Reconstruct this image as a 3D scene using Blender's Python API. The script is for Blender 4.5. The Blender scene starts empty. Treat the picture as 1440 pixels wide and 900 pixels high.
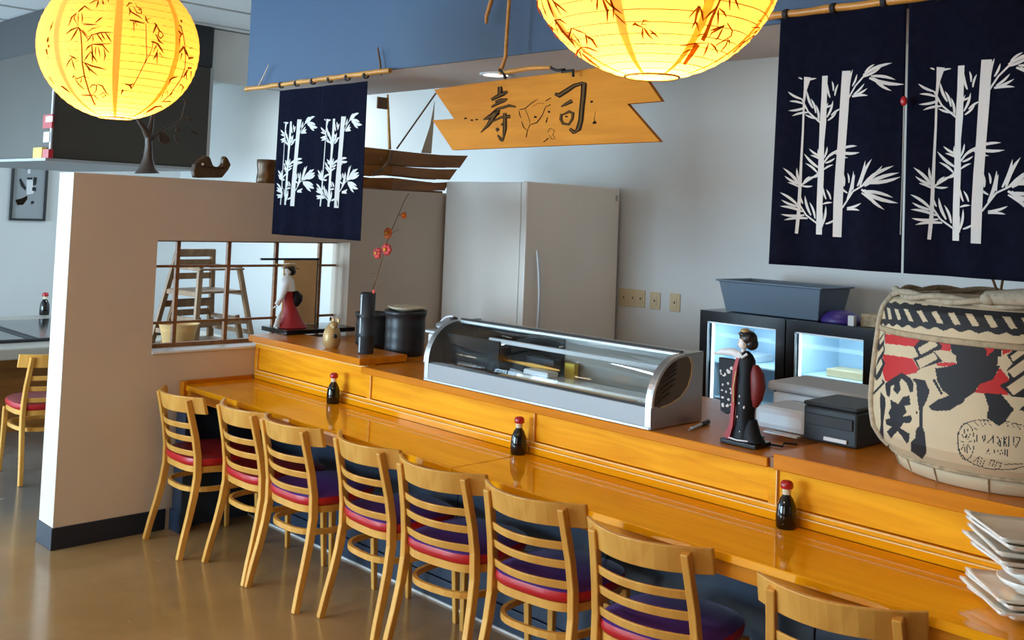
import bpy, bmesh, math, random
from mathutils import Vector, Matrix
from mathutils.geometry import tessellate_polygon
random.seed(7)
PI = math.pi
SC = bpy.context.scene
COL = SC.collection

# ------------------------------------------------------------------ camera
F, CX, CY = 1461.43, 702.912, 230.176
YAW, PIT, ROL = .809346, .0487573, .0399559
H = 1.8
fw = Vector((-math.sin(YAW)*math.cos(PIT), math.cos(YAW)*math.cos(PIT), math.sin(PIT)))
rt = fw.cross(Vector((0, 0, 1))).normalized(); up = rt.cross(fw)
rt, up = (rt*math.cos(ROL)+up*math.sin(ROL)), (-rt*math.sin(ROL)+up*math.cos(ROL))
EYE = Vector((0, 0, H))
cam = bpy.data.objects.new('camera', bpy.data.cameras.new('camera'))
COL.objects.link(cam)
cam.data.sensor_width = 36; cam.data.lens = F/1440*36
cam.data.shift_x = (720-CX)/1440; cam.data.shift_y = (CY-450)/1440
cam.data.clip_end = 100
cam.matrix_world = Matrix(((rt.x, up.x, -fw.x, 0), (rt.y, up.y, -fw.y, 0), (rt.z, up.z, -fw.z, H), (0, 0, 0, 1)))
SC.camera = cam

# survey helpers: where a line of sight meets a known plane of the room
def ray(x, y): return fw+rt*((x-CX)/F)-up*((y-CY)/F)
def onz(x, y, z): d = ray(x, y); return EYE+d*((z-H)/d.z)
def onx(x, y, X): d = ray(x, y); return EYE+d*(X/d.x)
def ony(x, y, Y): d = ray(x, y); return EYE+d*(Y/d.y)
def proj(P):
    d = P-EYE; w = d.dot(fw); return CX+F*d.dot(rt)/w, CY-F*d.dot(up)/w

# ------------------------------------------------------------------ world, lights, exposure
W = bpy.data.worlds.new('world'); SC.world = W; W.use_nodes = True
W.node_tree.nodes['Background'].inputs[0].default_value = (.62, .80, 1.0, 1)
W.node_tree.nodes['Background'].inputs[1].default_value = 1.2
SC.view_settings.view_transform = 'Standard'; SC.view_settings.look = 'None'
SC.view_settings.gamma = 1; SC.view_settings.use_curve_mapping = False
SC.view_settings.exposure = 0.12
def area(name, loc, target, sx, sy, power, color, spread=180):
    l = bpy.data.lights.new(name, 'AREA'); l.shape = 'RECTANGLE'; l.size = sx; l.size_y = sy
    l.energy = power; l.color = color; l.spread = math.radians(spread)
    o = bpy.data.objects.new(name, l); COL.objects.link(o); o.location = loc
    o.rotation_euler = (Vector(target)-Vector(loc)).to_track_quat('-Z', 'Y').to_euler()
    return o
area('daylight_front_left', (-7.0, -4.75, 1.5), (-7.3, 5, 1.2), 4.6, 2.2, 450, (.60, .82, 1.0), 130)
area('fill_side_left', (-11.35, -1.4, 1.6), (-5.5, 3.2, 1.1), 4.2, 2.2, 150, (.62, .84, 1.0), 140)  # side light added to brighten the left room, from no known window
area('daylight_front_right', (-1.2, -4.75, 1.6), (-1.8, 5, 1.1), 2.2, 2.0, 40, (1.0, .88, .70))
area('fill_overhead', (-2.2, -.6, 3.04), (-2.2, -.6, 0), 1.1, .5, 40, (1.0, .80, .55))  # warm fill added overhead, out of view, no fixture modelled
area('fill_overhead_back', (-3.2, 4.75, 3.04), (-3.2, 4.75, 0), 1.1, .5, 5, (1.0, .93, .84))  # weak fill added above the space behind the bar
area('fill_overhead_left', (-8.2, 4.8, 3.04), (-8.2, 4.8, 0), 1.1, .5, 50, (.75, .90, 1.0))  # cool fill added above the left room

# ------------------------------------------------------------------ materials
MATS = {}
def mat(name, col, rough=.5, metal=0., coat=0., noise=0., nscale=8., bump=0., emit=None, estr=0., trans=0., alpha=1., spec=None, ior=None):
    m = bpy.data.materials.new(name); m.use_nodes = True; nt = m.node_tree
    b = nt.nodes['Principled BSDF']; c = (col[0], col[1], col[2], 1)
    b.inputs['Base Color'].default_value = c; b.inputs['Roughness'].default_value = rough
    b.inputs['Metallic'].default_value = metal; b.inputs['Coat Weight'].default_value = coat
    b.inputs['Coat Roughness'].default_value = .06
    if spec is not None: b.inputs['Specular IOR Level'].default_value = spec
    if ior: b.inputs['IOR'].default_value = ior
    if trans: b.inputs['Transmission Weight'].default_value = trans
    if emit: b.inputs['Emission Color'].default_value = (*emit, 1); b.inputs['Emission Strength'].default_value = estr
    if noise or bump:
        tc = nt.nodes.new('ShaderNodeTexCoord'); n = nt.nodes.new('ShaderNodeTexNoise')
        n.inputs['Scale'].default_value = nscale; n.inputs['Detail'].default_value = 5
        nt.links.new(tc.outputs['Object'], n.inputs['Vector'])
        if noise:
            r = nt.nodes.new('ShaderNodeValToRGB')
            r.color_ramp.elements[0].position = .3; r.color_ramp.elements[1].position = .7
            r.color_ramp.elements[0].color = tuple(max(0, v*(1-noise)) for v in col)+(1,)
            r.color_ramp.elements[1].color = tuple(min(1, v*(1+noise)) for v in col)+(1,)
            nt.links.new(n.outputs['Fac'], r.inputs[0]); nt.links.new(r.outputs[0], b.inputs['Base Color'])
        if bump:
            bp = nt.nodes.new('ShaderNodeBump'); bp.inputs['Strength'].default_value = bump
            bp.inputs['Distance'].default_value = .004
            nt.links.new(n.outputs['Fac'], bp.inputs['Height']); nt.links.new(bp.outputs[0], b.inputs['Normal'])
    MATS[name] = m; return m
def wood(name, c1, c2, rough=.35, coat=0., scale=(1.2, 14, 14), axis=0, detail=4., bump=.05, spt=None):
    m = bpy.data.materials.new(name); m.use_nodes = True; nt = m.node_tree; b = nt.nodes['Principled BSDF']
    tc = nt.nodes.new('ShaderNodeTexCoord'); mp = nt.nodes.new('ShaderNodeMapping')
    mp.inputs['Scale'].default_value = scale
    n = nt.nodes.new('ShaderNodeTexNoise'); n.inputs['Scale'].default_value = 1.6; n.inputs['Detail'].default_value = detail
    n.inputs['Distortion'].default_value = 1.2
    r = nt.nodes.new('ShaderNodeValToRGB'); r.color_ramp.elements[0].position = .32; r.color_ramp.elements[1].position = .68
    r.color_ramp.elements[0].color = (*c1, 1); r.color_ramp.elements[1].color = (*c2, 1)
    L = nt.links.new
    L(tc.outputs['Object'], mp.inputs[0]); L(mp.outputs[0], n.inputs['Vector']); L(n.outputs['Fac'], r.inputs[0])
    L(r.outputs[0], b.inputs['Base Color'])
    bp = nt.nodes.new('ShaderNodeBump'); bp.inputs['Strength'].default_value = bump; bp.inputs['Distance'].default_value = .002
    L(n.outputs['Fac'], bp.inputs['Height']); L(bp.outputs[0], b.inputs['Normal'])
    b.inputs['Roughness'].default_value = rough; b.inputs['Coat Weight'].default_value = coat
    b.inputs['Coat Roughness'].default_value = .05
    if spt: b.inputs['Specular Tint'].default_value = (*spt, 1)
    MATS[name] = m; return m

mat('wall_paint', (.66, .66, .64), .75, noise=.02, nscale=3)
mat('warm_wall', (.40, .26, .15), .8)
mat('partition_paint', (.64, .54, .44), .7, noise=.02, nscale=3)
mat('blue_paint', (.034, .078, .155), .55, noise=.04, nscale=2)
mat('soffit_white', (.80, .82, .83), .8)
mat('base_black', (.008, .013, .028), .5)
mat('case_grey', (.33, .34, .35), .45, metal=.25)
mat('slate_blue', (.022, .040, .072), .4)
mat('ceiling_tile', (.74, .76, .76), .9, noise=.04, nscale=60, bump=.1)
mat('ceiling_grid', (.45, .47, .47), .6)
wood('counter_wood', (.80, .30, .004), (.90, .37, .006), .06, coat=0., spt=(1., .58, .22), scale=(1.0, 12, 12), bump=.01)
wood('panel_wood', (.78, .28, .004), (1.0, .45, .014), .42, coat=0., spt=(1., .55, .15), scale=(1.0, 12, 12), bump=.01)
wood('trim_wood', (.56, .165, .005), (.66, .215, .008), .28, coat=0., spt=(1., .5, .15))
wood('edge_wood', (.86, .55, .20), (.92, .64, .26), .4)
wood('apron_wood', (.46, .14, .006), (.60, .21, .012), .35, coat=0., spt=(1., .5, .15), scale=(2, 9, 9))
wood('chair_wood', (.58, .265, .05), (.74, .39, .09), .34, coat=0., spt=(1., .7, .35), scale=(5, 5, 1.2))
wood('sign_wood', (.52, .19, .012), (.64, .25, .02), .6, spt=(1., .5, .2), scale=(1.2, 10, 10))
wood('boat_wood', (.22, .080, .014), (.36, .14, .026), .4, scale=(8, 1.2, 8))
wood('bamboo', (.50, .21, .03), (.66, .32, .06), .35, scale=(3, 20, 20))
wood('bronze_bark', (.030, .016, .008), (.07, .036, .016), .45, scale=(8, 8, 2))
wood('dark_branch', (.10, .045, .015), (.20, .09, .03), .5, scale=(8, 8, 2))
wood('lattice_wood', (.20, .08, .02), (.30, .13, .04), .5)
wood('highchair_wood', (.17, .085, .032), (.32, .18, .08), .45, scale=(6, 6, 2))
mat('red_vinyl', (.46, .008, .012), .4, coat=.05)
mat('dark_red_vinyl', (.20, .008, .010), .4, coat=.1)
mat('seat_top_purple', (.10, .035, .24), .28, coat=.3)  # upper face of most seat cushions, purple over red sides
mat('noren_cloth', (.006, .007, .017), 1., noise=.2, nscale=40, spec=.05)
mat('noren_print', (.70, .69, .66), .85)
mat('black_strap', (.012, .012, .014), .7)
mat('steel', (.52, .53, .53), .42, metal=.8, noise=.03, nscale=4)
mat('steel_brushed', (.50, .50, .49), .38, metal=1, noise=.03, nscale=4)
mat('hood_steel', (.055, .048, .038), .5, metal=.3, noise=.06, nscale=1.5)
mat('fridge_white', (.90, .84, .76), .3, noise=.02, nscale=3)
mat('black_gloss', (.006, .006, .007), .2, coat=.1, spec=.35)
mat('black_matte', (.02, .02, .022), .6)
mat('dark_plastic', (.028, .031, .036), .45, spec=.3)
mat('grey_plastic', (.13, .18, .24), .5)
mat('white_plastic', (.72, .74, .76), .35)
mat('cream_plastic', (.62, .48, .28), .45)
mat('white_china', (.95, .92, .86), .12, coat=.6)
mat('gold', (.50, .32, .13), .38, metal=.2)
mat('brass_dark', (.10, .045, .012), .28, metal=.35, noise=.5, nscale=14)
mat('soy', (.003, .002, .002), .08, coat=.25)
mat('red_cap', (.45, .01, .015), .3, coat=.4)
mat('label_paper', (.75, .62, .42), .6)
mat('skin_white', (.85, .82, .78), .4)
mat('hair_black', (.01, .01, .012), .3)
mat('kimono_red', (.38, .008, .012), .5)
mat('sash_red', (.16, .008, .008), .5)
mat('case_lining', (.36, .32, .27), .6)
mat('case_floor', (.50, .50, .50), .5)
mat('kimono_black', (.007, .007, .010), .5, spec=.2)
mat('kimono_white', (.82, .82, .82), .5)
mat('tan_panel', (.86, .56, .24), .5, noise=.06, nscale=6)
mat('straw', (.66, .54, .38), .8, noise=.12, nscale=60, bump=.3)
mat('straw_dark', (.42, .32, .20), .85, noise=.3, nscale=50, bump=.5)
mat('barrel_cream', (.66, .53, .34), .7, noise=.06, nscale=6)
mat('ink_black', (.016, .017, .022), .7)
mat('ink_red', (.55, .02, .02), .65)
mat('carve_dark', (.018, .009, .004), .8, spec=.1)
mat('carve_grey', (.12, .065, .022), .8, spec=.1)
mat('rope', (.50, .40, .28), .9, noise=.2, nscale=60, bump=.4)
mat('purple_plastic', (.06, .03, .22), .4)
mat('orange_plastic', (.85, .42, .04), .4)
mat('yellow_plastic', (.9, .60, .04), .4)
mat('blossom', (.62, .05, .04), .5, noise=.3, nscale=40)
mat('blossom_orange', (.70, .16, .03), .5)
mat('paper_white', (.78, .78, .78), .6)
mat('interior_light_blue', (.62, .80, .92), .5)
mat('table_laminate', (.46, .42, .36), .3)
mat('griddle', (.05, .055, .065), .12, metal=.6)
mat('frame_black', (.015, .015, .015), .35)
mat('picture_paper', (.32, .34, .35), .5)
mat('concrete_curb', (.30, .30, .29), .5)
mat('lamp_white', (.9, .9, .9), .5, emit=(1, .98, .92), estr=5)
mat('vent_dark', (.13, .10, .07), .5)
mat('vent_slat_mat', (.07, .05, .035), .45)
mat('printer_lid', (.45, .45, .45), .5)
mat('tub_black', (.014, .014, .016), .4)
mat('straw_mid', (.45, .35, .22), .85, noise=.2, nscale=40)
mat('led_tube', (.8, .9, 1), .5, emit=(.75, .9, 1), estr=2)
mat('ink_brown', (.10, .035, .008), .8)
mat('sail', (.62, .50, .36), .9)
mat('paper_box', (.45, .32, .18), .7)

def floor_mat():
    m = bpy.data.materials.new('polished_concrete'); m.use_nodes = True; nt = m.node_tree; b = nt.nodes['Principled BSDF']
    L = nt.links.new
    tc = nt.nodes.new('ShaderNodeTexCoord')
    n = nt.nodes.new('ShaderNodeTexNoise'); n.inputs['Scale'].default_value = .55; n.inputs['Detail'].default_value = 8; n.inputs['Roughness'].default_value = .6
    r = nt.nodes.new('ShaderNodeValToRGB')
    r.color_ramp.elements[0].position = .35; r.color_ramp.elements[1].position = .66
    r.color_ramp.elements[0].color = (.27, .145, .048, 1); r.color_ramp.elements[1].color = (.42, .25, .105, 1)
    n2 = nt.nodes.new('ShaderNodeTexNoise'); n2.inputs['Scale'].default_value = 5; n2.inputs['Detail'].default_value = 6
    r2 = nt.nodes.new('ShaderNodeMapRange'); r2.inputs[1].default_value = .3; r2.inputs[2].default_value = .7
    r2.inputs[3].default_value = .12; r2.inputs[4].default_value = .28
    # left room: bare grey concrete beyond the partition line
    sp = nt.nodes.new('ShaderNodeSeparateXYZ')
    mr = nt.nodes.new('ShaderNodeMapRange'); mr.inputs[1].default_value = -5.3; mr.inputs[2].default_value = -6.3
    mx = nt.nodes.new('ShaderNodeMix'); mx.data_type = 'RGBA'; mx.inputs[7].default_value = (.17, .16, .145, 1)
    L(tc.outputs['Object'], n.inputs['Vector']); L(tc.outputs['Object'], n2.inputs['Vector']); L(tc.outputs['Object'], sp.inputs[0])
    L(sp.outputs[0], mr.inputs[0]); L(n.outputs['Fac'], r.inputs[0]); L(r.outputs[0], mx.inputs[6]); L(mr.outputs[0], mx.inputs[0])
    L(mx.outputs[2], b.inputs['Base Color']); L(n2.outputs['Fac'], r2.inputs[0]); L(r2.outputs[0], b.inputs['Roughness'])
    b.inputs['Coat Weight'].default_value = .22; b.inputs['Coat Roughness'].default_value = .10
    MATS['floor'] = m
floor_mat()
def glass_mat(name, tint, refl=.5):
    m = bpy.data.materials.new(name); m.use_nodes = True; nt = m.node_tree
    nt.nodes.remove(nt.nodes['Principled BSDF']); out = nt.nodes['Material Output']
    t = nt.nodes.new('ShaderNodeBsdfTransparent'); t.inputs[0].default_value = (*tint, 1)
    g = nt.nodes.new('ShaderNodeBsdfGlossy'); g.inputs['Roughness'].default_value = .02
    lw_ = nt.nodes.new('ShaderNodeLayerWeight'); lw_.inputs[0].default_value = .5
    pw = nt.nodes.new('ShaderNodeMath'); pw.operation = 'POWER'; pw.inputs[1].default_value = 4
    ml = nt.nodes.new('ShaderNodeMath'); ml.operation = 'MULTIPLY_ADD'; ml.inputs[1].default_value = .35; ml.inputs[2].default_value = .03
    mx = nt.nodes.new('ShaderNodeMixShader'); L = nt.links.new
    L(lw_.outputs['Facing'], pw.inputs[0]); L(pw.outputs[0], ml.inputs[0])
    L(ml.outputs[0], mx.inputs[0]); L(t.outputs[0], mx.inputs[1]); L(g.outputs[0], mx.inputs[2]); L(mx.outputs[0], out.inputs[0])
    MATS[name] = m
glass_mat('clear_glass', (.93, .96, .97)); glass_mat('window_glass', (.97, .99, 1))
def paper_mat():
    m = bpy.data.materials.new('lantern_paper'); m.use_nodes = True; nt = m.node_tree
    nt.nodes.remove(nt.nodes['Principled BSDF']); out = nt.nodes['Material Output']; L = nt.links.new
    d = nt.nodes.new('ShaderNodeBsdfDiffuse'); d.inputs[0].default_value = (.90, .58, .22, 1)
    t = nt.nodes.new('ShaderNodeBsdfTranslucent'); t.inputs[0].default_value = (.98, .63, .13, 1)
    e = nt.nodes.new('ShaderNodeEmission'); e.inputs[0].default_value = (1, .40, .03, 1); e.inputs[1].default_value = .20
    a = nt.nodes.new('ShaderNodeMixShader'); a.inputs[0].default_value = .55
    s = nt.nodes.new('ShaderNodeAddShader')
    L(d.outputs[0], a.inputs[1]); L(t.outputs[0], a.inputs[2]); L(a.outputs[0], s.inputs[0]); L(e.outputs[0], s.inputs[1]); L(s.outputs[0], out.inputs[0])
    MATS['lantern_paper'] = m
paper_mat()
def band_mat():
    m = MATS['lantern_paper'].copy(); m.name = 'lantern_band'
    m.node_tree.nodes['Emission'].inputs[1].default_value = .18
    m.node_tree.nodes['Translucent BSDF'].inputs[0].default_value = (.975, .61, .11, 1)
    MATS['lantern_band'] = m
band_mat()
def ink_mat():
    m = MATS['lantern_paper'].copy(); m.name = 'ink_on_paper'; n = m.node_tree.nodes
    n['Emission'].inputs[1].default_value = 0; n['Diffuse BSDF'].inputs[0].default_value = (.06, .025, .006, 1)
    n['Translucent BSDF'].inputs[0].default_value = (.26, .075, .004, 1); MATS['ink_on_paper'] = m
ink_mat()

# ------------------------------------------------------------------ mesh helpers
class MB:
    def __init__(s): s.v = []; s.f = []; s.mi = []; s.sm = []
    def add(s, vs, fs, mi=0, smooth=False, T=None):
        b = len(s.v)
        for p in vs:
            p = Vector(p); s.v.append(T @ p if T else p)
        for f in fs: s.f.append([b+i for i in f]); s.mi.append(mi); s.sm.append(smooth)
        return s
    def box(s, a, b, mi=0, bev=0., T=None):
        x0, x1 = sorted((a[0], b[0])); y0, y1 = sorted((a[1], b[1])); z0, z1 = sorted((a[2], b[2]))
        if bev <= 0:
            vs = [(x, y, z) for z in (z0, z1) for y in (y0, y1) for x in (x0, x1)]
            return s.add(vs, [(0, 2, 3, 1), (4, 5, 7, 6), (0, 1, 5, 4), (2, 6, 7, 3), (0, 4, 6, 2), (1, 3, 7, 5)], mi, False, T)
        bm = bmesh.new(); bmesh.ops.create_cube(bm, size=1)
        for v in bm.verts: v.co = Vector(((x0+x1)/2+v.co.x*(x1-x0), (y0+y1)/2+v.co.y*(y1-y0), (z0+z1)/2+v.co.z*(z1-z0)))
        bmesh.ops.bevel(bm, geom=bm.edges[:], offset=min(bev, .45*min(x1-x0, y1-y0, z1-z0)), segments=2, profile=.5, affect='EDGES')
        bm.verts.index_update()
        s.add([v.co.copy() for v in bm.verts], [[v.index for v in f.verts] for f in bm.faces], mi, False, T); bm.free(); return s
    def prism(s, poly, d, mi=0, T=None, holes=False):
        # poly: list of 3D points in a plane, extruded by vector d
        n = len(poly); P = [Vector(p) for p in poly]; d = Vector(d)
        nrm = Vector((0, 0, 0))
        for i in range(n): nrm += P[i].cross(P[(i+1) % n])
        if nrm.dot(d) > 0: P.reverse()
        tris = tessellate_polygon([P])
        fs = []
        for t in tris:
            nn = (P[t[1]]-P[t[0]]).cross(P[t[2]]-P[t[0]])
            t = tuple(t) if nn.dot(d) < 0 else (t[0], t[2], t[1])
            fs.append(t); fs.append((t[0]+n, t[2]+n, t[1]+n))
        for i in range(n): j = (i+1) % n; fs.append((i, i+n, j+n, j))
        return s.add(P+[p+d for p in P], fs, mi, False, T)
    def lathe(s, prof, n=24, c=(0, 0, 0), mi=0, T=None, smooth=True, cap=True, sx=1., sy=1.):
        vs = []; fs = []; c = Vector(c)
        for (r, z) in prof:
            for k in range(n):
                a = 2*PI*k/n; vs.append(c+Vector((r*math.cos(a)*sx, r*math.sin(a)*sy, z)))
        for i in range(len(prof)-1):
            for k in range(n):
                k2 = (k+1) % n; fs.append((i*n+k, i*n+k2, (i+1)*n+k2, (i+1)*n+k))
        s.add(vs, fs, mi, smooth, T)
        if cap:
            if prof[0][0] > 1e-5: s.add(vs[:n], [tuple(reversed(range(n)))], mi, False, T)
            if prof[-1][0] > 1e-5: s.add(vs[-n:], [tuple(range(n))], mi, False, T)
        return s
    def tube(s, pts, r, n=8, mi=0, T=None, closed=False, flat=1.):
        P = [Vector(p) for p in pts]; m = len(P); R = r if isinstance(r, (list, tuple)) else [r]*m
        vs = []; fs = []; pu = None
        for i in range(m):
            if closed: t = (P[(i+1) % m]-P[i-1])
            else: t = P[min(i+1, m-1)]-P[max(i-1, 0)]
            t.normalize()
            if pu is None:
                a = Vector((0, 0, 1)) if abs(t.z) < .9 else Vector((1, 0, 0)); u = (a-t*a.dot(t)).normalized()
            else: u = (pu-t*pu.dot(t)).normalized()
            pu = u; w = t.cross(u)
            for k in range(n):
                a = 2*PI*k/n; vs.append(P[i]+(u*math.cos(a)+w*math.sin(a)*flat)*R[i])
        for i in range(m if closed else m-1):
            j = (i+1) % m
            for k in range(n): k2 = (k+1) % n; fs.append((i*n+k, i*n+k2, j*n+k2, j*n+k))
        s.add(vs, fs, mi, True, T)
        if not closed: s.add(vs[:n], [tuple(reversed(range(n)))], mi, False, T); s.add(vs[-n:], [tuple(range(n))], mi, False, T)
        return s
    def bar(s, pts, w, h, mi=0, T=None, side=None):
        # rectangular section swept along pts: w along 'side' direction, h the other one
        P = [Vector(p) for p in pts]; m = len(P); vs = []; fs = []
        Wd = w if isinstance(w, (list, tuple)) else [w]*m; Hd = h if isinstance(h, (list, tuple)) else [h]*m
        for i in range(m):
            t = (P[min(i+1, m-1)]-P[max(i-1, 0)]).normalized()
            sd = Vector(side) if side else (Vector((0, 0, 1)) if abs(t.z) < .9 else Vector((1, 0, 0)))
            u = (sd-t*sd.dot(t)).normalized(); q = t.cross(u)
            for (a, b) in ((-1, -1), (1, -1), (1, 1), (-1, 1)): vs.append(P[i]+u*(a*Wd[i]/2)+q*(b*Hd[i]/2))
        for i in range(m-1):
            for k in range(4): k2 = (k+1) % 4; fs.append((i*4+k, i*4+k2, (i+1)*4+k2, (i+1)*4+k))
        fs.append((3, 2, 1, 0)); e = (m-1)*4; fs.append((e, e+1, e+2, e+3))
        return s.add(vs, fs, mi, False, T)
    def sphere(s, c, r, n=16, m=10, mi=0, T=None):
        if not isinstance(r, (list, tuple)): r = (r, r, r)
        pr = [(math.sin(PI*i/m), -math.cos(PI*i/m)) for i in range(m+1)]; pr[0] = (1e-4, -1); pr[-1] = (1e-4, 1)
        vs = [Vector((c[0]+a*math.cos(2*PI*k/n)*r[0], c[1]+a*math.sin(2*PI*k/n)*r[1], c[2]+z*r[2])) for (a, z) in pr for k in range(n)]
        fs = [(i*n+k, i*n+(k+1) % n, (i+1)*n+(k+1) % n, (i+1)*n+k) for i in range(m) for k in range(n)]
        return s.add(vs, fs, mi, True, T)
    def build(s, name, mats, parent=None, bevel=0., loc=None):
        me = bpy.data.meshes.new(name); o0 = Vector(loc) if loc is not None else Vector((0, 0, 0))
        me.from_pydata([tuple(v-o0) for v in s.v], [], s.f); me.update()
        if isinstance(mats, str): mats = [mats]
        for m in mats: me.materials.append(MATS[m])
        me.polygons.foreach_set('material_index', s.mi); me.polygons.foreach_set('use_smooth', s.sm)
        o = bpy.data.objects.new(name, me); COL.objects.link(o)
        if loc is not None: o.location = o0
        if parent: o.parent = parent
        if bevel:
            md = o.modifiers.new('bevel', 'BEVEL'); md.width = bevel; md.segments = 2; md.limit_method = 'ANGLE'
        return o
def tag(o, label, cat, group=None, kind=None):
    o['label'] = label; o['category'] = cat
    if group: o['group'] = group
    if kind: o['kind'] = kind
    return o
def struct(o): o['kind'] = 'structure'; return o
def thing(name, loc, label, cat, rz=0, group=None):
    o = bpy.data.objects.new(name, None); COL.objects.link(o); o.empty_display_size = .05
    o.location = loc; o.rotation_euler = (0, 0, rz); return tag(o, label, cat, group)
def copy_tree(o, parent=None):
    c = o.copy(); COL.objects.link(c)
    if parent: c.parent = parent
    for ch in list(o.children): copy_tree(ch, c)
    return c
def lerp(a, b, t): return a+(b-a)*t
def ribbon(pts, ws, to3d, lift, close_ends=True):
    # flat tapered stroke in 2D mapped to 3D; returns verts, faces
    n = len(pts); L = []; R = []
    for i in range(n):
        ax, ay = pts[max(i-1, 0)]; bx, by = pts[min(i+1, n-1)]
        dx, dy = bx-ax, by-ay; l = math.hypot(dx, dy) or 1; nx, ny = -dy/l, dx/l; w = ws[i]/2
        L.append(to3d(pts[i][0]+nx*w, pts[i][1]+ny*w)+lift); R.append(to3d(pts[i][0]-nx*w, pts[i][1]-ny*w)+lift)
    vs = []; fs = []
    for a, b in zip(L, R): vs += [a, b]
    for i in range(n-1): fs.append((2*i, 2*i+1, 2*i+3, 2*i+2))
    return vs, fs
def leaf2d(bx, by, tx, ty, w, steps=5, bend=.12):
    dx, dy = tx-bx, ty-by; pts = []; ws = []
    for i in range(steps+1):
        t = i/steps; k = bend*math.sin(PI*t)
        pts.append((bx+dx*t-dy*k, by+dy*t+dx*k)); ws.append(w*(.18+math.sin(PI*min(1, t*.85+.12))**.9*.95) if i < steps else .3)
    return pts, ws

# ================================================================== STRUCTURE
XP = -5.42          # bar side face of the partition
ZC = 3.10           # ceiling
YB = 5.60           # back wall
fl = MB().box((-11.4, -4.8, -.1), (2.7, 5.8, 0)).build('floor', 'floor'); struct(fl)
w = MB().box((-11.4, YB, 0), (2.7, YB+.15, ZC+.2)).build('wall_back', 'wall_paint'); struct(w)
w = MB().box((-11.4, -4.6, 0), (-11.2, -3.6, ZC+.2)).box((-11.4, .8, 0), (-11.2, YB, ZC+.2)).box((-11.4, -3.6, 0), (-11.2, .8, .4)).box((-11.4, -3.6, 2.75), (-11.2, .8, ZC+.2)).build('wall_left', 'wall_paint'); struct(w)

w = MB().box((2.5, -4.6, 0), (2.7, YB, ZC+.2)).build('wall_right', 'warm_wall'); struct(w)
m = MB()
for a, b in (((-11.4, 0), (-9.5, ZC+.2)), ((-3.6, 0), (-2.4, ZC+.2)), ((0, 0), (2.7, ZC+.2)), ((-9.5, 0), (-3.6, .3)), ((-9.5, 2.7), (-3.6, ZC+.2)), ((-2.4, 0), (0, .55)), ((-2.4, 2.7), (0, ZC+.2))):
    m.box((a[0], -4.6, a[1]), (b[0], -4.45, b[1]))
struct(m.build('wall_front', 'warm_wall'))
for i, (x0, x1, z0) in enumerate(((-9.5, -3.6, .3), (-2.4, 0, .55))):
    wn = struct(MB().box((x0, -4.53, z0), (x1, -4.52, 2.7)).build('window_%d' % (i+2), 'window_glass'))
    k = 4 if i == 0 else 2
    for j in range(k+1):
        x = lerp(x0, x1, j/k); MB().box((x-.03, -4.56, z0), (x+.03, -4.49, 2.7)).build('mullion', 'frame_black', wn)
# ceiling: slab + grid + tiles
ce = struct(MB().box((-11.4, -4.6, ZC+.03), (2.7, 5.75, ZC+.2)).build('ceiling', 'soffit_white'))
tile_me = None
gx = [-11.22+.61*i for i in range(23)]; gy = [-4.45+1.22*i for i in range(9)]
g = MB()
for x in gx: g.box((x-.012, -4.45, ZC), (x+.012, 5.6, ZC+.012))
for y in gy: g.box((-11.2, y-.012, ZC), (2.5, y+.012, ZC+.012))
g.build('grid_bars', 'ceiling_grid', ce)
for x in gx[:-1]:
    for y in gy:
        y1 = min(y+1.22, 5.6)
        if y1-y < .2: continue
        if abs(y1-y-1.22) < .01:
            if tile_me is None:
                o = MB().box((.012, .012, 0), (.598, 1.208, .02)).build('ceiling_tile', 'ceiling_tile', ce); tile_me = o.data
            else:
                o = bpy.data.objects.new('ceiling_tile', tile_me); COL.objects.link(o); o.parent = ce
            o.location = (x, y, ZC+.008)
        else:
            o = MB().box((.012, .012, 0), (.598, y1-y-.012, .02)).build('ceiling_tile', 'ceiling_tile', ce); o.location = (x, y, ZC+.008)
# soffit over the bar
sf = struct(MB().box((-5.42, 3.112, 2.49), (2.5, 3.73, ZC)).build('soffit', 'soffit_white'))
MB().box((-5.425, 3.10, 2.488), (2.5, 3.112, ZC)).build('front_face', 'blue_paint', sf)
MB().box((-5.425, 3.112, 2.488), (-5.42, 3.73, ZC)).build('end_face', 'blue_paint', sf)
# bulkhead beyond the hood
struct(MB().box((-7.25, 3.76, 2.72), (-7.1, 4.30, ZC)).build('trim_2', 'wall_paint'))
wn = struct(MB().box((-11.31, -3.6, .4), (-11.30, .8, 2.75)).build('window_4', 'window_glass'))  # unseen window added to go with the side fill light
for k in range(4):
    y = lerp(-3.6, .8, k/3); MB().box((-11.34, y-.03, .4), (-11.27, y+.03, 2.75)).build('mullion', 'frame_black', wn)

# partition with the lattice opening
y0, y1, z0, z1 = 2.60, 3.885, .962, 1.583
PT, PW = 1.93, .19
m = MB()
Y0, Y1 = 2.122, 5.6
m.box((XP-PW, Y0, 0), (XP, y0, PT)); m.box((XP-PW, y1, 0), (XP, Y1, PT))
m.box((XP-PW, y0, 0), (XP, y1, z0)); m.box((XP-PW, y0, z1), (XP, y1, PT))
pt = struct(m.build('wall_partition', 'partition_paint'))
bb = struct(MB().box((XP-PW-.008, Y0-.008, 0), (XP+.008, 2.73, .112), bev=.003).build('baseboard_partition', 'base_black'))
struct(MB().box((XP-PW-.008, 2.73, 0), (XP-PW, Y1, .112)).build('baseboard_partition_back', 'base_black'))
struct(MB().box((-11.2, 5.585, 0), (-5.62, 5.6, .112)).build('baseboard_back', 'base_black'))
struct(MB().box((-11.2, -4.4, 0), (-11.185, 5.58, .112)).build('baseboard_left', 'base_black'))
sill = struct(MB().box((XP-PW-.01, y0, z0), (XP+.012, y1, z0+.012), bev=.003).build('trim_1', 'paper_white'))
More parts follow.
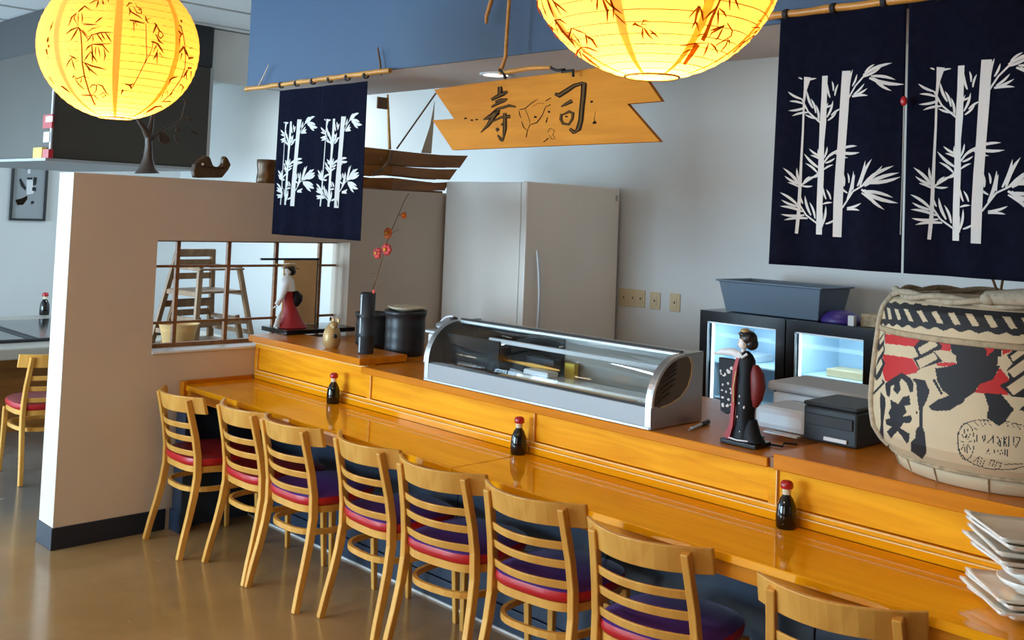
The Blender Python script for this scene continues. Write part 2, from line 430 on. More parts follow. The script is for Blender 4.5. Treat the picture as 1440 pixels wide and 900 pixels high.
# wooden lattice of the opening, at the far face
lw = struct(MB().box((XP-PW+.02, y0, z0+.012), (XP-PW+.05, y1, z0+.035)).build('window_1', 'lattice_wood'))
XL = XP-PW+.035
for q in ((247.5, 400), (319, 400), (386, 400), (447.5, 400), (475.5, 400)):
    yy = onx(*q, XL).y; MB().box((XL-.012, yy-.011, z0+.03), (XL+.012, yy+.011, z1)).build('vertical_bar', 'lattice_wood', lw)
for q in ((300, 374), (300, 450.5)):
    zz = onx(*q, XL).z; MB().box((XL-.008, y0, zz-.007), (XL+.008, y1, zz+.007)).build('horizontal_bar', 'lattice_wood', lw)
MB().box((XL-.012, y0, z1-.012), (XL+.012, y1, z1)).build('horizontal_bar', 'lattice_wood', lw)

# ================================================================== BAR COUNTER
XR = .6
ZT = .785
bc = thing('bar_counter', (XP, 3.0, 0), 'long glossy honey-coloured wooden dining counter in front of the chairs, with slate blue base', 'counter')
def bpart(mb, name, mt, bev=0.): 
    o = mb.build(name, mt, bc, bevel=bev); o.matrix_parent_inverse = Matrix.Translation((-XP, -3.0, 0)); return o
seams = [XP, onz(687, 650, ZT).x, -1.2, XR]
sa = onz(652, 655, ZT).x
for a, b in ((XP+.004, sa-.0015), (sa+.0015, XR)):
    bpart(MB().box((a, 2.79, ZT-.028), (b, 3.228, ZT)), 'countertop', 'counter_wood', .003)
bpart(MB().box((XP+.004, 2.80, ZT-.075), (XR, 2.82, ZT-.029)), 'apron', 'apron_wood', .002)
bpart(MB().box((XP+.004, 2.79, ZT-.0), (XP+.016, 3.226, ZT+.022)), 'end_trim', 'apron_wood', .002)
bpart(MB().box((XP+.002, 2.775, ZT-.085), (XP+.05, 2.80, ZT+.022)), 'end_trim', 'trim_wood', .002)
bpart(MB().box((XP+.012, 2.76, 0), (XP+.12, 2.82, ZT-.08)), 'end_pilaster', 'slate_blue', .004)
bpart(MB().box((XP+.004, 2.752, 0), (XP+.125, 2.765, .11)), 'base_strip', 'slate_blue', .002)
bpart(MB().box((XP+.01, 2.82, 0), (XP+.03, 3.24, ZT-.03)), 'end_panel', 'slate_blue')
bpart(MB().box((XP+.03, 3.235, 0), (XR, 3.25, .105)), 'base_strip', 'slate_blue', .002)
bpart(MB().box((XP+.03, 3.228, 0), (XR, 3.236, .010)), 'caulk_line', 'wall_paint')
x = XP+.03; k = 0
while x < XR:
    xe = min(x+.9, XR); bpart(MB().box((x+.003, 3.24, .11), (xe-.003, 3.262, ZT-.03)), 'base_panel', 'slate_blue', .002); x = xe

# raised back ledge
rl = thing('raised_ledge', (XP, 3.24, 0), 'raised wooden ledge with yellow panels running along the back of the counter', 'ledge')
def rpart(mb, name, mt, bev=0.):
    o = mb.build(name, mt, rl, bevel=bev); o.matrix_parent_inverse = Matrix.Translation((-XP, -3.24, 0)); return o
YP = 3.245
XA = ony(508, 505, 3.2).x        # right end of the taller left section
XBc = ony(1083, 660, 3.2).x      # joint of the last section
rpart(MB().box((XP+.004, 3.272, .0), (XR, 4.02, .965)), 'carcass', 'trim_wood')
posts = [XP+.02, ony(519, 560, YP).x, ony(749, 600, YP).x, ony(1088, 680, YP).x]
for i, x in enumerate(posts):
    zt = 1.0 if i == 0 else .975
    rpart(MB().box((x-.018, YP-.006, ZT+.003), (x+.018, YP+.012, zt)), 'batten', 'panel_wood', .002)
    rpart(MB().box((x+.0135, YP-.0085, ZT+.04), (x+.0175, YP-.005, zt)), 'edge_line', 'edge_wood')
    if i: rpart(MB().box((x+.016, YP-.003, ZT+.02), (x+.022, YP+.012, zt)), 'groove', 'apron_wood')
ends = posts+[XR]
for i in range(4):
    a, b = ends[i]+.02, ends[i+1]-.02
    rpart(MB().box((a, YP, ZT+.055), (b, YP+.024, 1.0 if i == 0 else .968)), 'back_panel', 'panel_wood', .002)
rpart(MB().box((XP+.02, YP-.014, ZT), (XR, YP+.01, ZT+.032)), 'bottom_rail', 'counter_wood', .002)
rpart(MB().box((XP+.02, YP-.010, ZT+.032), (XR, YP+.01, ZT+.052)), 'bottom_bead', 'panel_wood', .003)
rpart(MB().box((XP+.02, YP-.0165, ZT+.028), (XR, YP-.013, ZT+.033)), 'edge_line', 'edge_wood')
rpart(MB().box((XP+.02, YP-.0125, ZT+.047), (XR, YP-.008, ZT+.052)), 'edge_line', 'edge_wood')
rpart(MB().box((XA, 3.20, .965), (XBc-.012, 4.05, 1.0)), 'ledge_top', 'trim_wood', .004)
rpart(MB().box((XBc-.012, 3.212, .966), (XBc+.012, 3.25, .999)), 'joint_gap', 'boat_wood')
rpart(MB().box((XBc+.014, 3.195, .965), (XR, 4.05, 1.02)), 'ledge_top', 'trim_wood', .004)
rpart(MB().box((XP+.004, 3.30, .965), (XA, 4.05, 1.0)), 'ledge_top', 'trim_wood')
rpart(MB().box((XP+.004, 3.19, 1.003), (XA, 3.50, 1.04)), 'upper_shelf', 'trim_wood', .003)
rpart(MB().box((XP+.03, 3.205, .995), (XA+.02, 3.235, 1.003)), 'edge_strip', 'edge_wood')
rpart(MB().box((XP+.03, 3.235, .9655), (XA-.002, 3.295, 1.0025)), 'shelf_rail', 'panel_wood')

# ================================================================== CHAIRS
def make_chair(top='seat_top_purple', side='red_vinyl', loc=(0, 0, 0), rz=0, label='', group='ladder-back chairs along the counter'):
    t = thing('ladder_back_chair', loc, label, 'chair', rz, group)
    for s in (-1, 1):
        pts = []
        for (z, y, x) in ((0, 0, .205), (.10, .022, .199), (.2, .048, .193), (.3, .070, .189), (.4, .085, .186), (.5, .082, .184), (.6, .066, .180), (.7, .042, .174), (.79, .018, .170)):
            pts.append((s*x, y, z))
        MB().bar(pts, .027, [.03, .032, .034, .036, .038, .036, .034, .032, .028], side=(1, 0, 0)).build('back_leg', 'chair_wood', t, bevel=.004)
        MB().bar([(s*.178, .455, 0), (s*.170, .437, .42)], [.022, .032], [.022, .032], side=(1, 0, 0)).build('front_leg', 'chair_wood', t, bevel=.004)
    def curved(z0, z1, xw, yend, ymid, th, name, n=12):
        m = MB(); vs = []; fs = []
        for i in range(n+1):
            u = -1+2*i/n; x = u*xw; y = ymid+(yend-ymid)*u*u
            lean = (z1-z0)*.26
            for (dy, z) in ((-th/2+lean/2, z0), (th/2+lean/2, z0), (th/2-lean/2, z1), (-th/2-lean/2, z1)): vs.append((x, y+dy, z))
        for i in range(n):
            for k in range(4): k2 = (k+1) % 4; fs.append((i*4+k, (i+1)*4+k, (i+1)*4+k2, i*4+k2))
        fs.append((0, 1, 2, 3)); e = n*4; fs.append((e+3, e+2, e+1, e))
        return m.add(vs, fs, 0, False).build(name, 'chair_wood', t, bevel=.0035)
    curved(.720, .806, .232, .088, -.014, .018, 'crest_rail')
    curved(.638, .668, .174, .058, .004, .012, 'slat')
    curved(.570, .600, .180, .074, .024, .012, 'slat')
    curved(.497, .527, .182, .084, .034, .012, 'slat')
    # seat frame: rounded trapezoid ring
    def outline(inset, n=40):
        P = []
        for i in range(n):
            a = 2*PI*i/n; c, s_ = math.cos(a), math.sin(a)
            sx = abs(c)**.62*(1 if c > 0 else -1); sy = abs(s_)**.62*(1 if s_ > 0 else -1)
            wx = .203-inset-.010*sy; P.append((sx*wx, .263+sy*(.213-inset)))
        return P
    o1 = outline(0); n = len(o1)
    m = MB(); vs = [(x, y, .417) for x, y in o1]+[(x, y, .447) for x, y in o1]
    m.add(vs, [(i, (i+1) % n, n+(i+1) % n, n+i) for i in range(n)], 0, True); m.add(vs[n:], [tuple(range(n))]); m.add(vs[:n], [tuple(reversed(range(n)))])
    m.build('seat_frame', 'chair_wood', t)
    m = MB(); rings = [(.004, .447), (-.006, .455), (-.008, .472), (-.005, .486)]; top_r = [(-.005, .486), (.012, .496), (.05, .502), (.12, .505), (.19, .506)]
    def stack(R, mi):
        vs = []; fs = []
        for (ins, z) in R: vs += [(x, y, z) for x, y in outline(ins)]
        for j in range(len(R)-1):
            for i in range(n): fs.append((j*n+i, j*n+(i+1) % n, (j+1)*n+(i+1) % n, (j+1)*n+i))
        m.add(vs, fs, mi, True)
        if mi: m.add(vs[-n:], [tuple(range(n))], mi, True)
    stack(rings, 0); stack(top_r, 1)
    m.build('seat_cushion', [side, top], t)
    # bent stretcher hoop
    P = []
    for i in range(32):
        a = 2*PI*i/32; c, s_ = math.cos(a), math.sin(a)
        P.append((.183*abs(c)**.7*(1 if c > 0 else -1), .255+.200*abs(s_)**.7*(1 if s_ > 0 else -1), .325))
    m = MB(); vs = []; fs = []
    for i, p in enumerate(P):
        q = Vector((p[0], p[1]-.255, 0)).normalized()
        for (dr, dz) in ((-.008, -.012), (.008, -.012), (.008, .012), (-.008, .012)): vs.append((p[0]+q.x*dr, p[1]+q.y*dr, p[2]+dz))
    for i in range(32):
        j = (i+1) % 32
        for k in range(4): k2 = (k+1) % 4; fs.append((i*4+k, j*4+k, j*4+k2, i*4+k2))
    m.add(vs, fs, 0, False).build('stretcher', 'chair_wood', t)
    return t
chair_specs = [  # x, y (middle of rear feet), yaw degrees, seat kind, label
    (-5.112, 2.567, -2, 'r', 'pale ladder-back chair nearest the partition, dark red seat'),
    (-4.600, 2.64, -2, 'r', 'ladder-back chair second from the partition, dark red seat, overlapped by the next'),
    (-4.172, 2.64, 0, 'p', 'third ladder-back chair from the partition, long left leg splayed in front, purple seat'),
    (-3.655, 2.69, -3, 'p', 'fourth ladder-back chair from the partition, just before the tall leaning gap'),
    (-3.135, 2.67, 7, 'p', 'fifth ladder-back chair from the partition, purple seat with red edge'),
    (-2.635, 2.68, 6, 'p', 'sixth ladder-back chair from the partition, standing below the middle soy sauce bottle'),
    (-2.08, 2.635, 7, 'p', 'seventh ladder-back chair with purple seat, second from the right'),
    (-1.415, 2.64, 12, 'p', 'nearest ladder-back chair at the bottom right, only its crest and post tops in frame'),
]
chair_specs[3] = chair_specs[3][:4]+('fourth ladder-back chair from the partition, below the leftmost soy sauce bottle on the counter',)
c_r = c_p = None
for (x, y, a, kind, lab) in chair_specs:
    if kind == 'r':
        if c_r is None: c_r = c = make_chair('dark_red_vinyl', 'red_vinyl')
        else: c = copy_tree(c_r)
    else:
        if c_p is None: c_p = c = make_chair('seat_top_purple', 'red_vinyl')
        else: c = copy_tree(c_p)
    c.location = (x, y, 0); c.rotation_euler = (0, 0, math.radians(a)); c['label'] = lab
c = copy_tree(c_r); c.location = (-6.72, 2.62, 0); c.rotation_euler = (0, 0, PI/2)
c['label'] = 'ladder-back chair with bright red seat at the grill table in the left room'; c['group'] = 'chairs at the grill table'

# ================================================================== SOY SAUCE BOTTLES
def soy_bottle(loc, label, s=1.):
    t = thing('soy_sauce_bottle', loc, label, 'bottle', 0, 'soy sauce bottles')
    MB().lathe([(.031*s, 0), (.034*s, .005*s), (.0345*s, .04*s), (.031*s, .075*s), (.022*s, .098*s), (.0145*s, .108*s), (.0138*s, .112*s)], 24).build('bottle_body', 'soy', t)
    MB().lathe([(.0145*s, .112*s), (.0145*s, .132*s)], 20).build('neck_band', 'label_paper', t)
    MB().lathe([(.019*s, .131*s), (.022*s, .136*s), (.021*s, .150*s), (.013*s, .157*s), (.003*s, .158*s)], 20).build('pour_cap', 'red_cap', t)
    return t
sb = soy_bottle((*onz(477, 566, ZT).xy, ZT), 'soy sauce bottle with red cap, farthest of three on the counter')
def put(o, p, label): c = copy_tree(o); c.location = p; c['label'] = label; return c
p = onz(731, 638, ZT); put(sb, (p.x, p.y-.01, ZT), 'soy sauce bottle with red cap in the middle of the counter')
p = onz(1105, 742, ZT); put(sb, (p.x, p.y, ZT), 'soy sauce bottle with red cap nearest the plates, on the counter')
sb.location.y -= .04

# ================================================================== NOREN CURTAINS
LV = [(150,330,107,305),(155,345,112,335),(165,355,110,365),(170,372,122,382),(185,360,165,305),(195,375,178,330),(200,392,160,378),(205,400,195,350),
(222,395,235,345),(232,390,250,340),(240,330,230,285),(250,310,245,280),(255,325,265,290),(235,400,262,375),(245,385,275,365),(225,360,250,350),
(300,300,310,250),(310,300,325,265),(345,270,430,240),(345,275,400,250),(350,262,380,240),(365,280,465,305),(370,275,440,290),(380,285,430,322),(375,280,410,310),(310,330,360,310),(310,332,362,332),(315,325,350,295),
(160,275,195,268),(150,268,138,262),(215,510,175,485),(215,520,180,505),(210,545,160,500),(205,560,165,530),(215,530,205,485),(225,515,235,480),(230,520,270,490),(230,530,260,515),(240,510,290,485),(265,495,340,500),(270,490,330,480),(260,500,300,515),(220,560,185,575),(200,570,160,590),(225,550,255,535),
(150,600,100,545),(150,595,105,570),(150,605,115,590),(150,590,140,545),(155,600,190,600),(160,590,180,570),
(145,660,93,622),(150,665,98,645),(160,680,95,665),(165,690,98,690),(175,700,108,708),(185,690,165,630),(200,700,180,650),(160,655,150,625),
(225,720,235,660),(225,725,225,680),(235,715,265,700),(235,640,225,605),(250,640,235,610),(225,655,255,650),
(300,640,320,555),(320,610,325,565),(335,600,360,525),(345,600,380,520),(350,600,410,540),(355,595,440,540),(360,590,460,572),(360,600,455,560),(350,610,455,648),(355,615,440,632),(360,610,418,668),(350,620,390,650),(300,665,350,650),(300,670,345,672),(290,600,285,560),(300,620,265,590),(305,590,300,560)]
BR = [((215,410),(170,370),(150,330)),((215,720),(170,690),(145,650)),((295,340),(320,300),(350,270)),((285,665),(320,615),(360,595)),((215,540),(240,510),(275,490)),((150,600),(180,580),(210,560))]
def noren(name, x0, x1, ztop, zbot, y, label, slit, rodx0, rodx1, red=False, seed=1, gap=.004, zoff=82, fat=1., rodup=.004):
    t = thing(name, ((x0+x1)/2, y, zbot), label, 'curtain', 0, 'bamboo-print curtains on the blue soffit')
    inv = Matrix.Translation((-(x0+x1)/2, -y, -zbot))
    def P(mb, nm, mt, **k): o = mb.build(nm, mt, t, **k); o.matrix_parent_inverse = inv; return o
    wd = x1-x0
    def fold(x, z):
        u = (x-x0)/wd; d = (ztop-z)/(ztop-zbot)
        return y+.012*math.sin(u*15+seed)*(.35+.65*d)+.006*math.sin(u*37+seed*2)*d
    flare = .014
    def cloth(a, b, nm):
        nx, nz = 48, 24; vs = []; fs = []
        for side in (-1, 1):
            for j in range(nz+1):
                z = lerp(zbot, ztop, j/nz)
                for i in range(nx+1):
                    x = lerp(a, b, i/nx); fl_ = (x-(x0+x1)/2)/wd*2*flare*(1-j/nz)
                    vs.append((x+fl_, fold(x, z)+side*.0009, z))
        N = (nx+1)*(nz+1)
        for j in range(nz):
            for i in range(nx):
                q = j*(nx+1)+i; fs.append((q, q+1, q+nx+2, q+nx+1)); fs.append((N+q, N+q+nx+1, N+q+nx+2, N+q+1))
        for j in range(nz):
            for q in (j*(nx+1),): fs.append((q, q+nx+1, N+q+nx+1, N+q))
            q = j*(nx+1)+nx; fs.append((q, N+q, N+q+nx+1, q+nx+1))
        for i in range(nx): fs.append((i, N+i, N+i+1, i+1))
        P(MB().add(vs, fs, 0, True), nm, 'noren_cloth')
    mid = x0+wd*slit
    cloth(x0, mid-gap, 'cloth_panel'); cloth(mid+gap, x1, 'cloth_panel')
    # print: pattern coordinates from the photograph's left motif (px of a 855 wide crop)
    half = wd*.5; sc = (half*.96)/390.
    for off in (x0+wd*.005, x0+half-wd*.008):
        m = MB()
        def to3(u, v):
            x = off+(u-78)*sc; z = ztop-(v-zoff)*sc*.915*(ztop-zbot)/.79
            return Vector((x, fold(x, z)-.0022, z))
        z0_ = Vector((0, 0, 0)); lifts = [Vector((0, -.0004*k, 0)) for k in range(4)]
        for (pts, ws, l) in ((((166,262),(160,300),(156,340),(155,430),(152,520),(150,600),(148,680),(143,748)), (22,10,6,6,7,9,10,9), 0),
                             (((222,262),(221,330),(219,405),(216,470),(216,560),(214,650),(214,748)), (18,18,21,17,20,20,20), 1),
                             (((290,252),(288,300),(285,370),(280,470),(275,560),(272,650),(271,753)), (27,28,28,26,27,28,26), 2)):
            m.add(*ribbon(pts, ws, to3, lifts[l]))
        for b in BR: m.add(*ribbon(b, [5]*3, to3, lifts[1]))
        for k, (a, b, c_, d) in enumerate(LV):
            L_ = math.hypot(c_-a, d-b); pts, ws = leaf2d(a, b, c_, d, (3.2+L_*.062)*fat, bend=.06 if k % 2 else -.06)
            m.add(*ribbon(pts, ws, to3, lifts[k % 2]+Vector((0, -.0002*(k % 5), 0))))
        P(m, 'bamboo_print', 'noren_print')
    # rod with nodes and loops
    zr = ztop+rodup; n = 24; pts = [(lerp(rodx0, rodx1, i/n), y-.002, zr+.0012*math.sin(i*1.5)+(.012*i/n if rodup > .02 else 0)) for i in range(n+1)]
    rr = [.0125+(.0022 if i % 5 == 0 else 0) for i in range(n+1)]
    rod = P(MB().tube(pts, rr, 12), 'bamboo_rod', 'bamboo')
    k = 5
    for i in range(k+1):
        x = lerp(x0+.02, x1-.02, i/k)
        P(MB().tube([(x, y-.002+.0155*math.cos(a), zr+.0155*math.sin(a)) for a in [2*PI*j/14 for j in range(14)]], .010, 6, closed=True, flat=.25), 'loop', 'black_strap')
    return t, P
# left curtain: plane y ~ 3.07 in front of the soffit face
YN = 3.07
a = ony(393, 125, YN); b = ony(518, 112, YN); zb = ony(380, 329, YN).z
noren('noren_curtain', a.x, b.x, ony(455, 121, YN).z, zb, YN, 'navy curtain with white bamboo print hanging over the left end of the bar', .5, ony(347, 124, YN).x, ony(549, 104, YN).x, seed=2, gap=.0006, zoff=72, fat=1.7, rodup=.030)
a = ony(1099, 26, YN)
tt, PP = noren('noren_curtain', a.x, a.x+.90, a.z, ony(1082, 371, YN).z, YN, 'wide near-black curtain with white bamboo print above the sake barrel', .487, ony(1080, 40, YN).x, a.x+1.0, seed=5, rodup=.012, zoff=68)
# string and red bead at the slit
p = ony(1271, 142, YN-.03)
PP(MB().sphere(p, (.011, .008, .015), 12, 8), 'red_tassel_bead', 'red_cap')
PP(MB().tube([p, ony(1269, 240, YN-.02), ony(1266, 330, YN-.02)], .0012, 6), 'tassel_string', 'noren_print')
# hanging twigs of the left curtain rod
for (q0, q1, r, l) in (((363, 122), (378, 91), .004, 'thin pale twig tying the left end of the left curtain rod'), ((536, 105), (531, 67), .006, 'rough dark twig behind the right end of the left curtain rod')):
    A = ony(*q0, 3.075); B = ony(*q1, 3.075)
    o = MB().tube([A, (A+B)/2+Vector((.004, 0, 0)), B], [r, r*.9, r*.7], 8).build('hanging_twig', 'straw' if r < .005 else 'dark_branch', None, loc=A); tag(o, l, 'twig', 'twigs on the soffit')

# ================================================================== SUSHI SIGN
YS = 3.02
sgn = thing('wooden_sign', ony(770, 170, YS), 'orange wooden swallow-tailed sign board with carved sushi characters', 'sign')
inv = Matrix.Translation(-sgn.location)
def SP(mb, nm, mt, **k): o = mb.build(nm, mt, sgn, **k); o.matrix_parent_inverse = inv; return o
outl = [(610,126),(660,118),(795,101),(893,88),(930,142),(882,146),(928,199),(780,205),(636,211),(608,169),(638,167)]
SP(MB().prism([ony(*q, YS) for q in outl], (0, .022, 0)), 'board', 'sign_wood', bevel=.0025)
def s3(x, y): return ony(670+x/8, 100+y/8, YS)
strokes = [  # first character
 ([(265,175),(270,215),(262,260)],[38,46,34]), ([(170,322),(230,290),(300,255),(352,230)],[26,34,40,20]),
 ([(215,350),(270,330),(350,315)],[22,34,16]), ([(170,405),(240,365),(330,330)],[16,26,20]), ([(230,425),(300,410),(370,388),(445,402)],[18,24,24,14]),
 ([(80,545),(170,510),(245,450)],[12,50,60]), ([(50,692),(130,610),(190,520),(250,430)],[8,30,46,40]), ([(185,565),(280,520),(380,510)],[14,20,34]),
 ([(320,470),(322,560),(320,660),(300,790)],[30,34,36,8]), ([(240,720),(275,765),(300,788)],[14,30,20]), ([(225,645),(250,670)],[26,30]), ([(285,590),(300,610)],[22,22]), ([(225,440),(225,500)],[20,18]),
 # second character
 ([(885,255),(930,275),(1010,225),(1100,165),(1190,138),(1240,140)],[26,44,42,36,30,16]), ([(1212,140),(1205,260),(1190,400),(1175,560),(1150,650),(1100,705)],[50,48,46,46,48,10]), ([(1050,650),(1105,690)],[24,40]),
 ([(955,400),(1010,370),(1078,335)],[12,28,34]), ([(960,480),(950,540),(975,590),(1040,600),(1080,540),(1088,475),(1045,455),(975,490)],[22,26,24,20,24,28,24,14])]
m = MB(); m2 = MB()
for ns_, (pts, ws) in enumerate(strokes):
    if ns_ == 13: SP(m, 'carved_outline', 'carve_dark'); SP(m2, 'carved_fill', 'carve_grey'); m = MB(); m2 = MB()
    m.add(*ribbon(pts, [w_*1.3 for w_ in ws], s3, Vector((0, -.0012, 0)))); m2.add(*ribbon(pts, [max(0.1, w_*.55) for w_ in ws], s3, Vector((0, -.0024, 0))))
# small carved emblem and dots between the characters
SP(m, 'carved_outline', 'carve_dark'); SP(m2, 'carved_fill', 'carve_grey'); m = MB()
fish = [([(485,435),(550,420),(620,360),(690,315)],[8,9,8,5]), ([(480,450),(490,500),(505,525)],[7,8,5]), ([(550,430),(575,490),(600,560),(600,590)],[4,5,5,4]), ([(510,570),(530,630),(575,670),(600,610)],[8,9,9,9]),
 ([(600,605),(680,580),(740,500),(780,400),(835,378)],[7,12,8,6,9]), ([(575,670),(560,745)],[6,10]), ([(780,335),(840,300)],[8,9]), ([(630,400),(700,360),(760,365)],[3,4,4]), ([(650,515),(680,518)],[24,20]), ([(805,455),(830,462)],[24,20]),
 ([(800,520),(785,580)],[8,14]), ([(1285,350),(1310,340)],[22,24]), ([(1310,585),(1350,575)],[26,30]), ([(1345,450),(1325,520),(1330,575)],[2,4,10]), ([(755,800),(810,755)],[8,12]), ([(800,690),(830,640),(880,670),(860,720),(890,760),(850,765),(820,720)],[5,6,6,6,6,6,5]), ([(-10,545),(20,545)],[18,10]), ([(240,690),(240,640)],[4,8])]
for pts, ws in fish: m.add(*ribbon(pts, ws, s3, Vector((0, -.0010, 0))))
for (x, y) in ((655, 166.5), (664, 169), (797, 164)): m.add(*ribbon([(x-2, y), (x+2, y)], [2.5, 1.5], lambda u, v: ony(u, v, YS), Vector((0, -.001, 0))))
SP(m, 'carved_emblem', 'carve_dark')['kind'] = 'stuff'
# curved branch hanger in front of the soffit
m = MB()
pp = [(716,-60),(716,0),(714,30),(712,60),(711,80),(706,95),(701,99)]
b_ = thing('branch_hanger', ony(703, 100, 2.98), 'bent brown branch hanging before the blue soffit and holding the wooden sign', 'branch')
inv2 = Matrix.Translation(-b_.location)
m.tube([ony(x, y, 2.99) for x, y in pp], [.0075, .0075, .0078, .008, .0085, .009, .006], 10); o = m.build('long_branch', 'bamboo', b_); o.matrix_parent_inverse = inv2
m = MB(); m.tube([ony(x, y, 2.99) for x, y in ((703, 103), (720, 100), (745, 96), (775, 95))], [.008, .010, .010, .008], 10); o = m.build('short_branch', 'bamboo', b_); o.matrix_parent_inverse = inv2
m = MB(); m.tube([ony(x, y, 2.99) for x, y in ((775, 96), (783, 99), (794, 98), (790, 101), (806, 99), (806, 108))], .006, 8); o = m.build('black_tie', 'black_strap', b_); o.matrix_parent_inverse = inv2; m = MB(); m.tube([ony(x, y, 2.985) for x, y in ((702, 98), (708, 103), (711, 110))], .007, 8)
o = m.build('black_tie', 'black_strap', b_); o.matrix_parent_inverse = inv2
m = MB(); m.tube([ony(x, y, 3.05) for x, y in ((700, -40), (691, 0), (684, 24), (684, 33))], [.010, .010, .009, .007], 10)
o = m.build('hanging_branch', 'bamboo', None, loc=ony(684, 33, 3.05)); tag(o, 'short branch end hanging at the top edge left of the longer one', 'branch')
# recessed downlight
p = onz(697, 104, 2.49)
dl = thing('downlight', (p.x, p.y, 2.488), 'round recessed downlight glowing in the soffit underside above the sign', 'light')
o = MB().lathe([(.062, 0), (.078, 0), (.080, -.004), (.062, -.006)], 32, cap=False).build('trim_ring', 'white_plastic', dl)
o = MB().lathe([(.0001, -.003), (.062, -.003)], 32, cap=False).build('lens', 'lamp_white', dl)

# ================================================================== PAPER LANTERNS
def lantern(loc, R, label, sprays, power, cordtop, drawn=()):
    t = thing('paper_lantern', loc, label, 'lantern', 0, 'yellow paper lanterns above the chairs')
    zs = .95; n = 64; rings = 26
    prof = []
    for i in range(rings+1):
        el = lerp(-78, 78, i/rings); 
        for f_ in (0, .5):
            if i == rings and f_: continue
            e = math.radians(el+f_*156/rings); k = 1.0+(.0 if f_ == 0 else -.006)
            prof.append((R*math.cos(e)*k, R*math.sin(e)*zs*k))
    MB().lathe(prof, n, cap=False).build('paper_shade', 'lantern_paper', t)
    m = MB()
    for i in range(0, rings+1):
        e = math.radians(lerp(-78, 78, i/rings)); r = R*math.cos(e)*.9985; z = R*math.sin(e)*zs
        m.tube([(r*math.cos(a), r*math.sin(a), z) for a in [2*PI*k/48 for k in range(48)]], .0009, 4, closed=True)
    ho = m.build('wire_hoops', 'bamboo', t); 
    MB().tube([(R*.21*math.cos(a), R*.21*math.sin(a), -R*.978*zs) for a in [2*PI*k/32 for k in range(32)]], .003, 6, closed=True).build('bottom_ring', 'bamboo', t)
    m = MB()
    for k in range(2): m.tube([(.05*math.cos(PI*k), 0, -R*.90), (.05*math.cos(PI*k), 0, R*.9)], .0016, 6)
    m.build('spreader_wire', 'steel', t)
    MB().tube([(0, 0, -.1), (0, 0, cordtop)], .003, 6).build('cord', 'black_strap', t)
    MB().lathe([(.018, -.09), (.02, -.03), (.012, -.02)], 16).build('socket', 'black_matte', t)
    MB().sphere((0, 0, -.150), .030, 16, 10).build('bulb', 'bulb_glow', t)
    l = bpy.data.lights.new('lantern_light', 'POINT'); l.energy = power*.40; l.color = (1, .80, .46); l.shadow_soft_size = .02
    o = bpy.data.objects.new('lantern_light', l); COL.objects.link(o); o.parent = t; o.location = (0, 0, -.205)
    # brush-drawn bamboo on the paper
    rnd = random.Random(int(R*1000)+len(label))
    def sp3(u, v):   # u azimuth degrees, v elevation degrees
        a = math.radians(u); e = math.radians(v); rr = R*1.0035
        return Vector((rr*math.cos(e)*math.cos(a), rr*math.cos(e)*math.sin(a), rr*math.sin(e)*zs))
    def spx(x, y):   # line of sight onto the paper
        o_ = EYE-Vector(loc); d = ray(x, y); k = Vector((1, 1, 1/zs)); A_ = Vector((o_.x*k.x, o_.y*k.y, o_.z*k.z)); B_ = Vector((d.x*k.x, d.y*k.y, d.z*k.z))
        rr = R*1.0035; b_ = A_.dot(B_); a_ = B_.dot(B_); c_ = A_.dot(A_)-rr*rr; q = b_*b_-a_*c_
        t_ = (-b_-math.sqrt(max(q, 0)))/a_; return o_+d*t_
    for cl_ in drawn:
        m = MB()
        for pts, w_ in cl_:
            P2 = []
            for a_, b_ in zip(pts, pts[1:]):
                nseg = max(1, int(math.hypot(a_[0]-b_[0], a_[1]-b_[1])/6))
                for q in range(nseg): P2.append((lerp(a_[0], b_[0], q/nseg), lerp(a_[1], b_[1], q/nseg)))
            P2.append(pts[-1]); N_ = len(P2)
            ws = [w_[0]*(1-i_/(N_-1))+w_[1]*(i_/(N_-1)) if len(w_) == 2 else w_[0]*(.25+.9*math.sin(PI*min(1, .1+.9*i_/(N_-1)))) for i_ in range(N_)]
            m.add(*ribbon(P2, ws, spx, Vector((0, 0, 0))))
        m.build('bamboo_drawing', 'ink_on_paper', t)['kind'] = 'stuff'
    for (az, el0, az1, el1, nl, size) in sprays:
        m = MB(); N = 7; pts = []
        for i in range(N+1):
            q = i/N; pts.append((lerp(az, az1, q)+rnd.uniform(-.8, .8), lerp(el0, el1, q)))
        m.add(*ribbon(pts, [lerp(1.3, .6, i/N)*size for i in range(N+1)], sp3, Vector((0, 0, 0))))
        for i in range(nl):
            q = rnd.random(); bx, by = lerp(az, az1, q), lerp(el0, el1, q); sd = rnd.choice((-1, 1))
            mx, my = bx+sd*rnd.uniform(2, 7)*size, by+rnd.uniform(0, 5)*size
            m.add(*ribbon([(bx, by), ((bx+mx)/2, by+1), (mx, my)], [.45*size]*3, sp3, Vector((0, 0, 0))))
            for j in range(rnd.randint(3, 5)):
                an = math.radians(-90+sd*rnd.uniform(-35, 75)+rnd.uniform(-25, 25)); L_ = rnd.uniform(4.5, 9)*size
                p_, w_ = leaf2d(mx, my, mx+math.cos(an)*L_*1.1, my+math.sin(an)*L_, 1.15*size, 4)
                w_[-1] = .1; m.add(*ribbon(p_, w_, sp3, Vector((0, 0, 0))))
        m.build('bamboo_drawing', 'ink_on_paper', t)['kind'] = 'stuff'
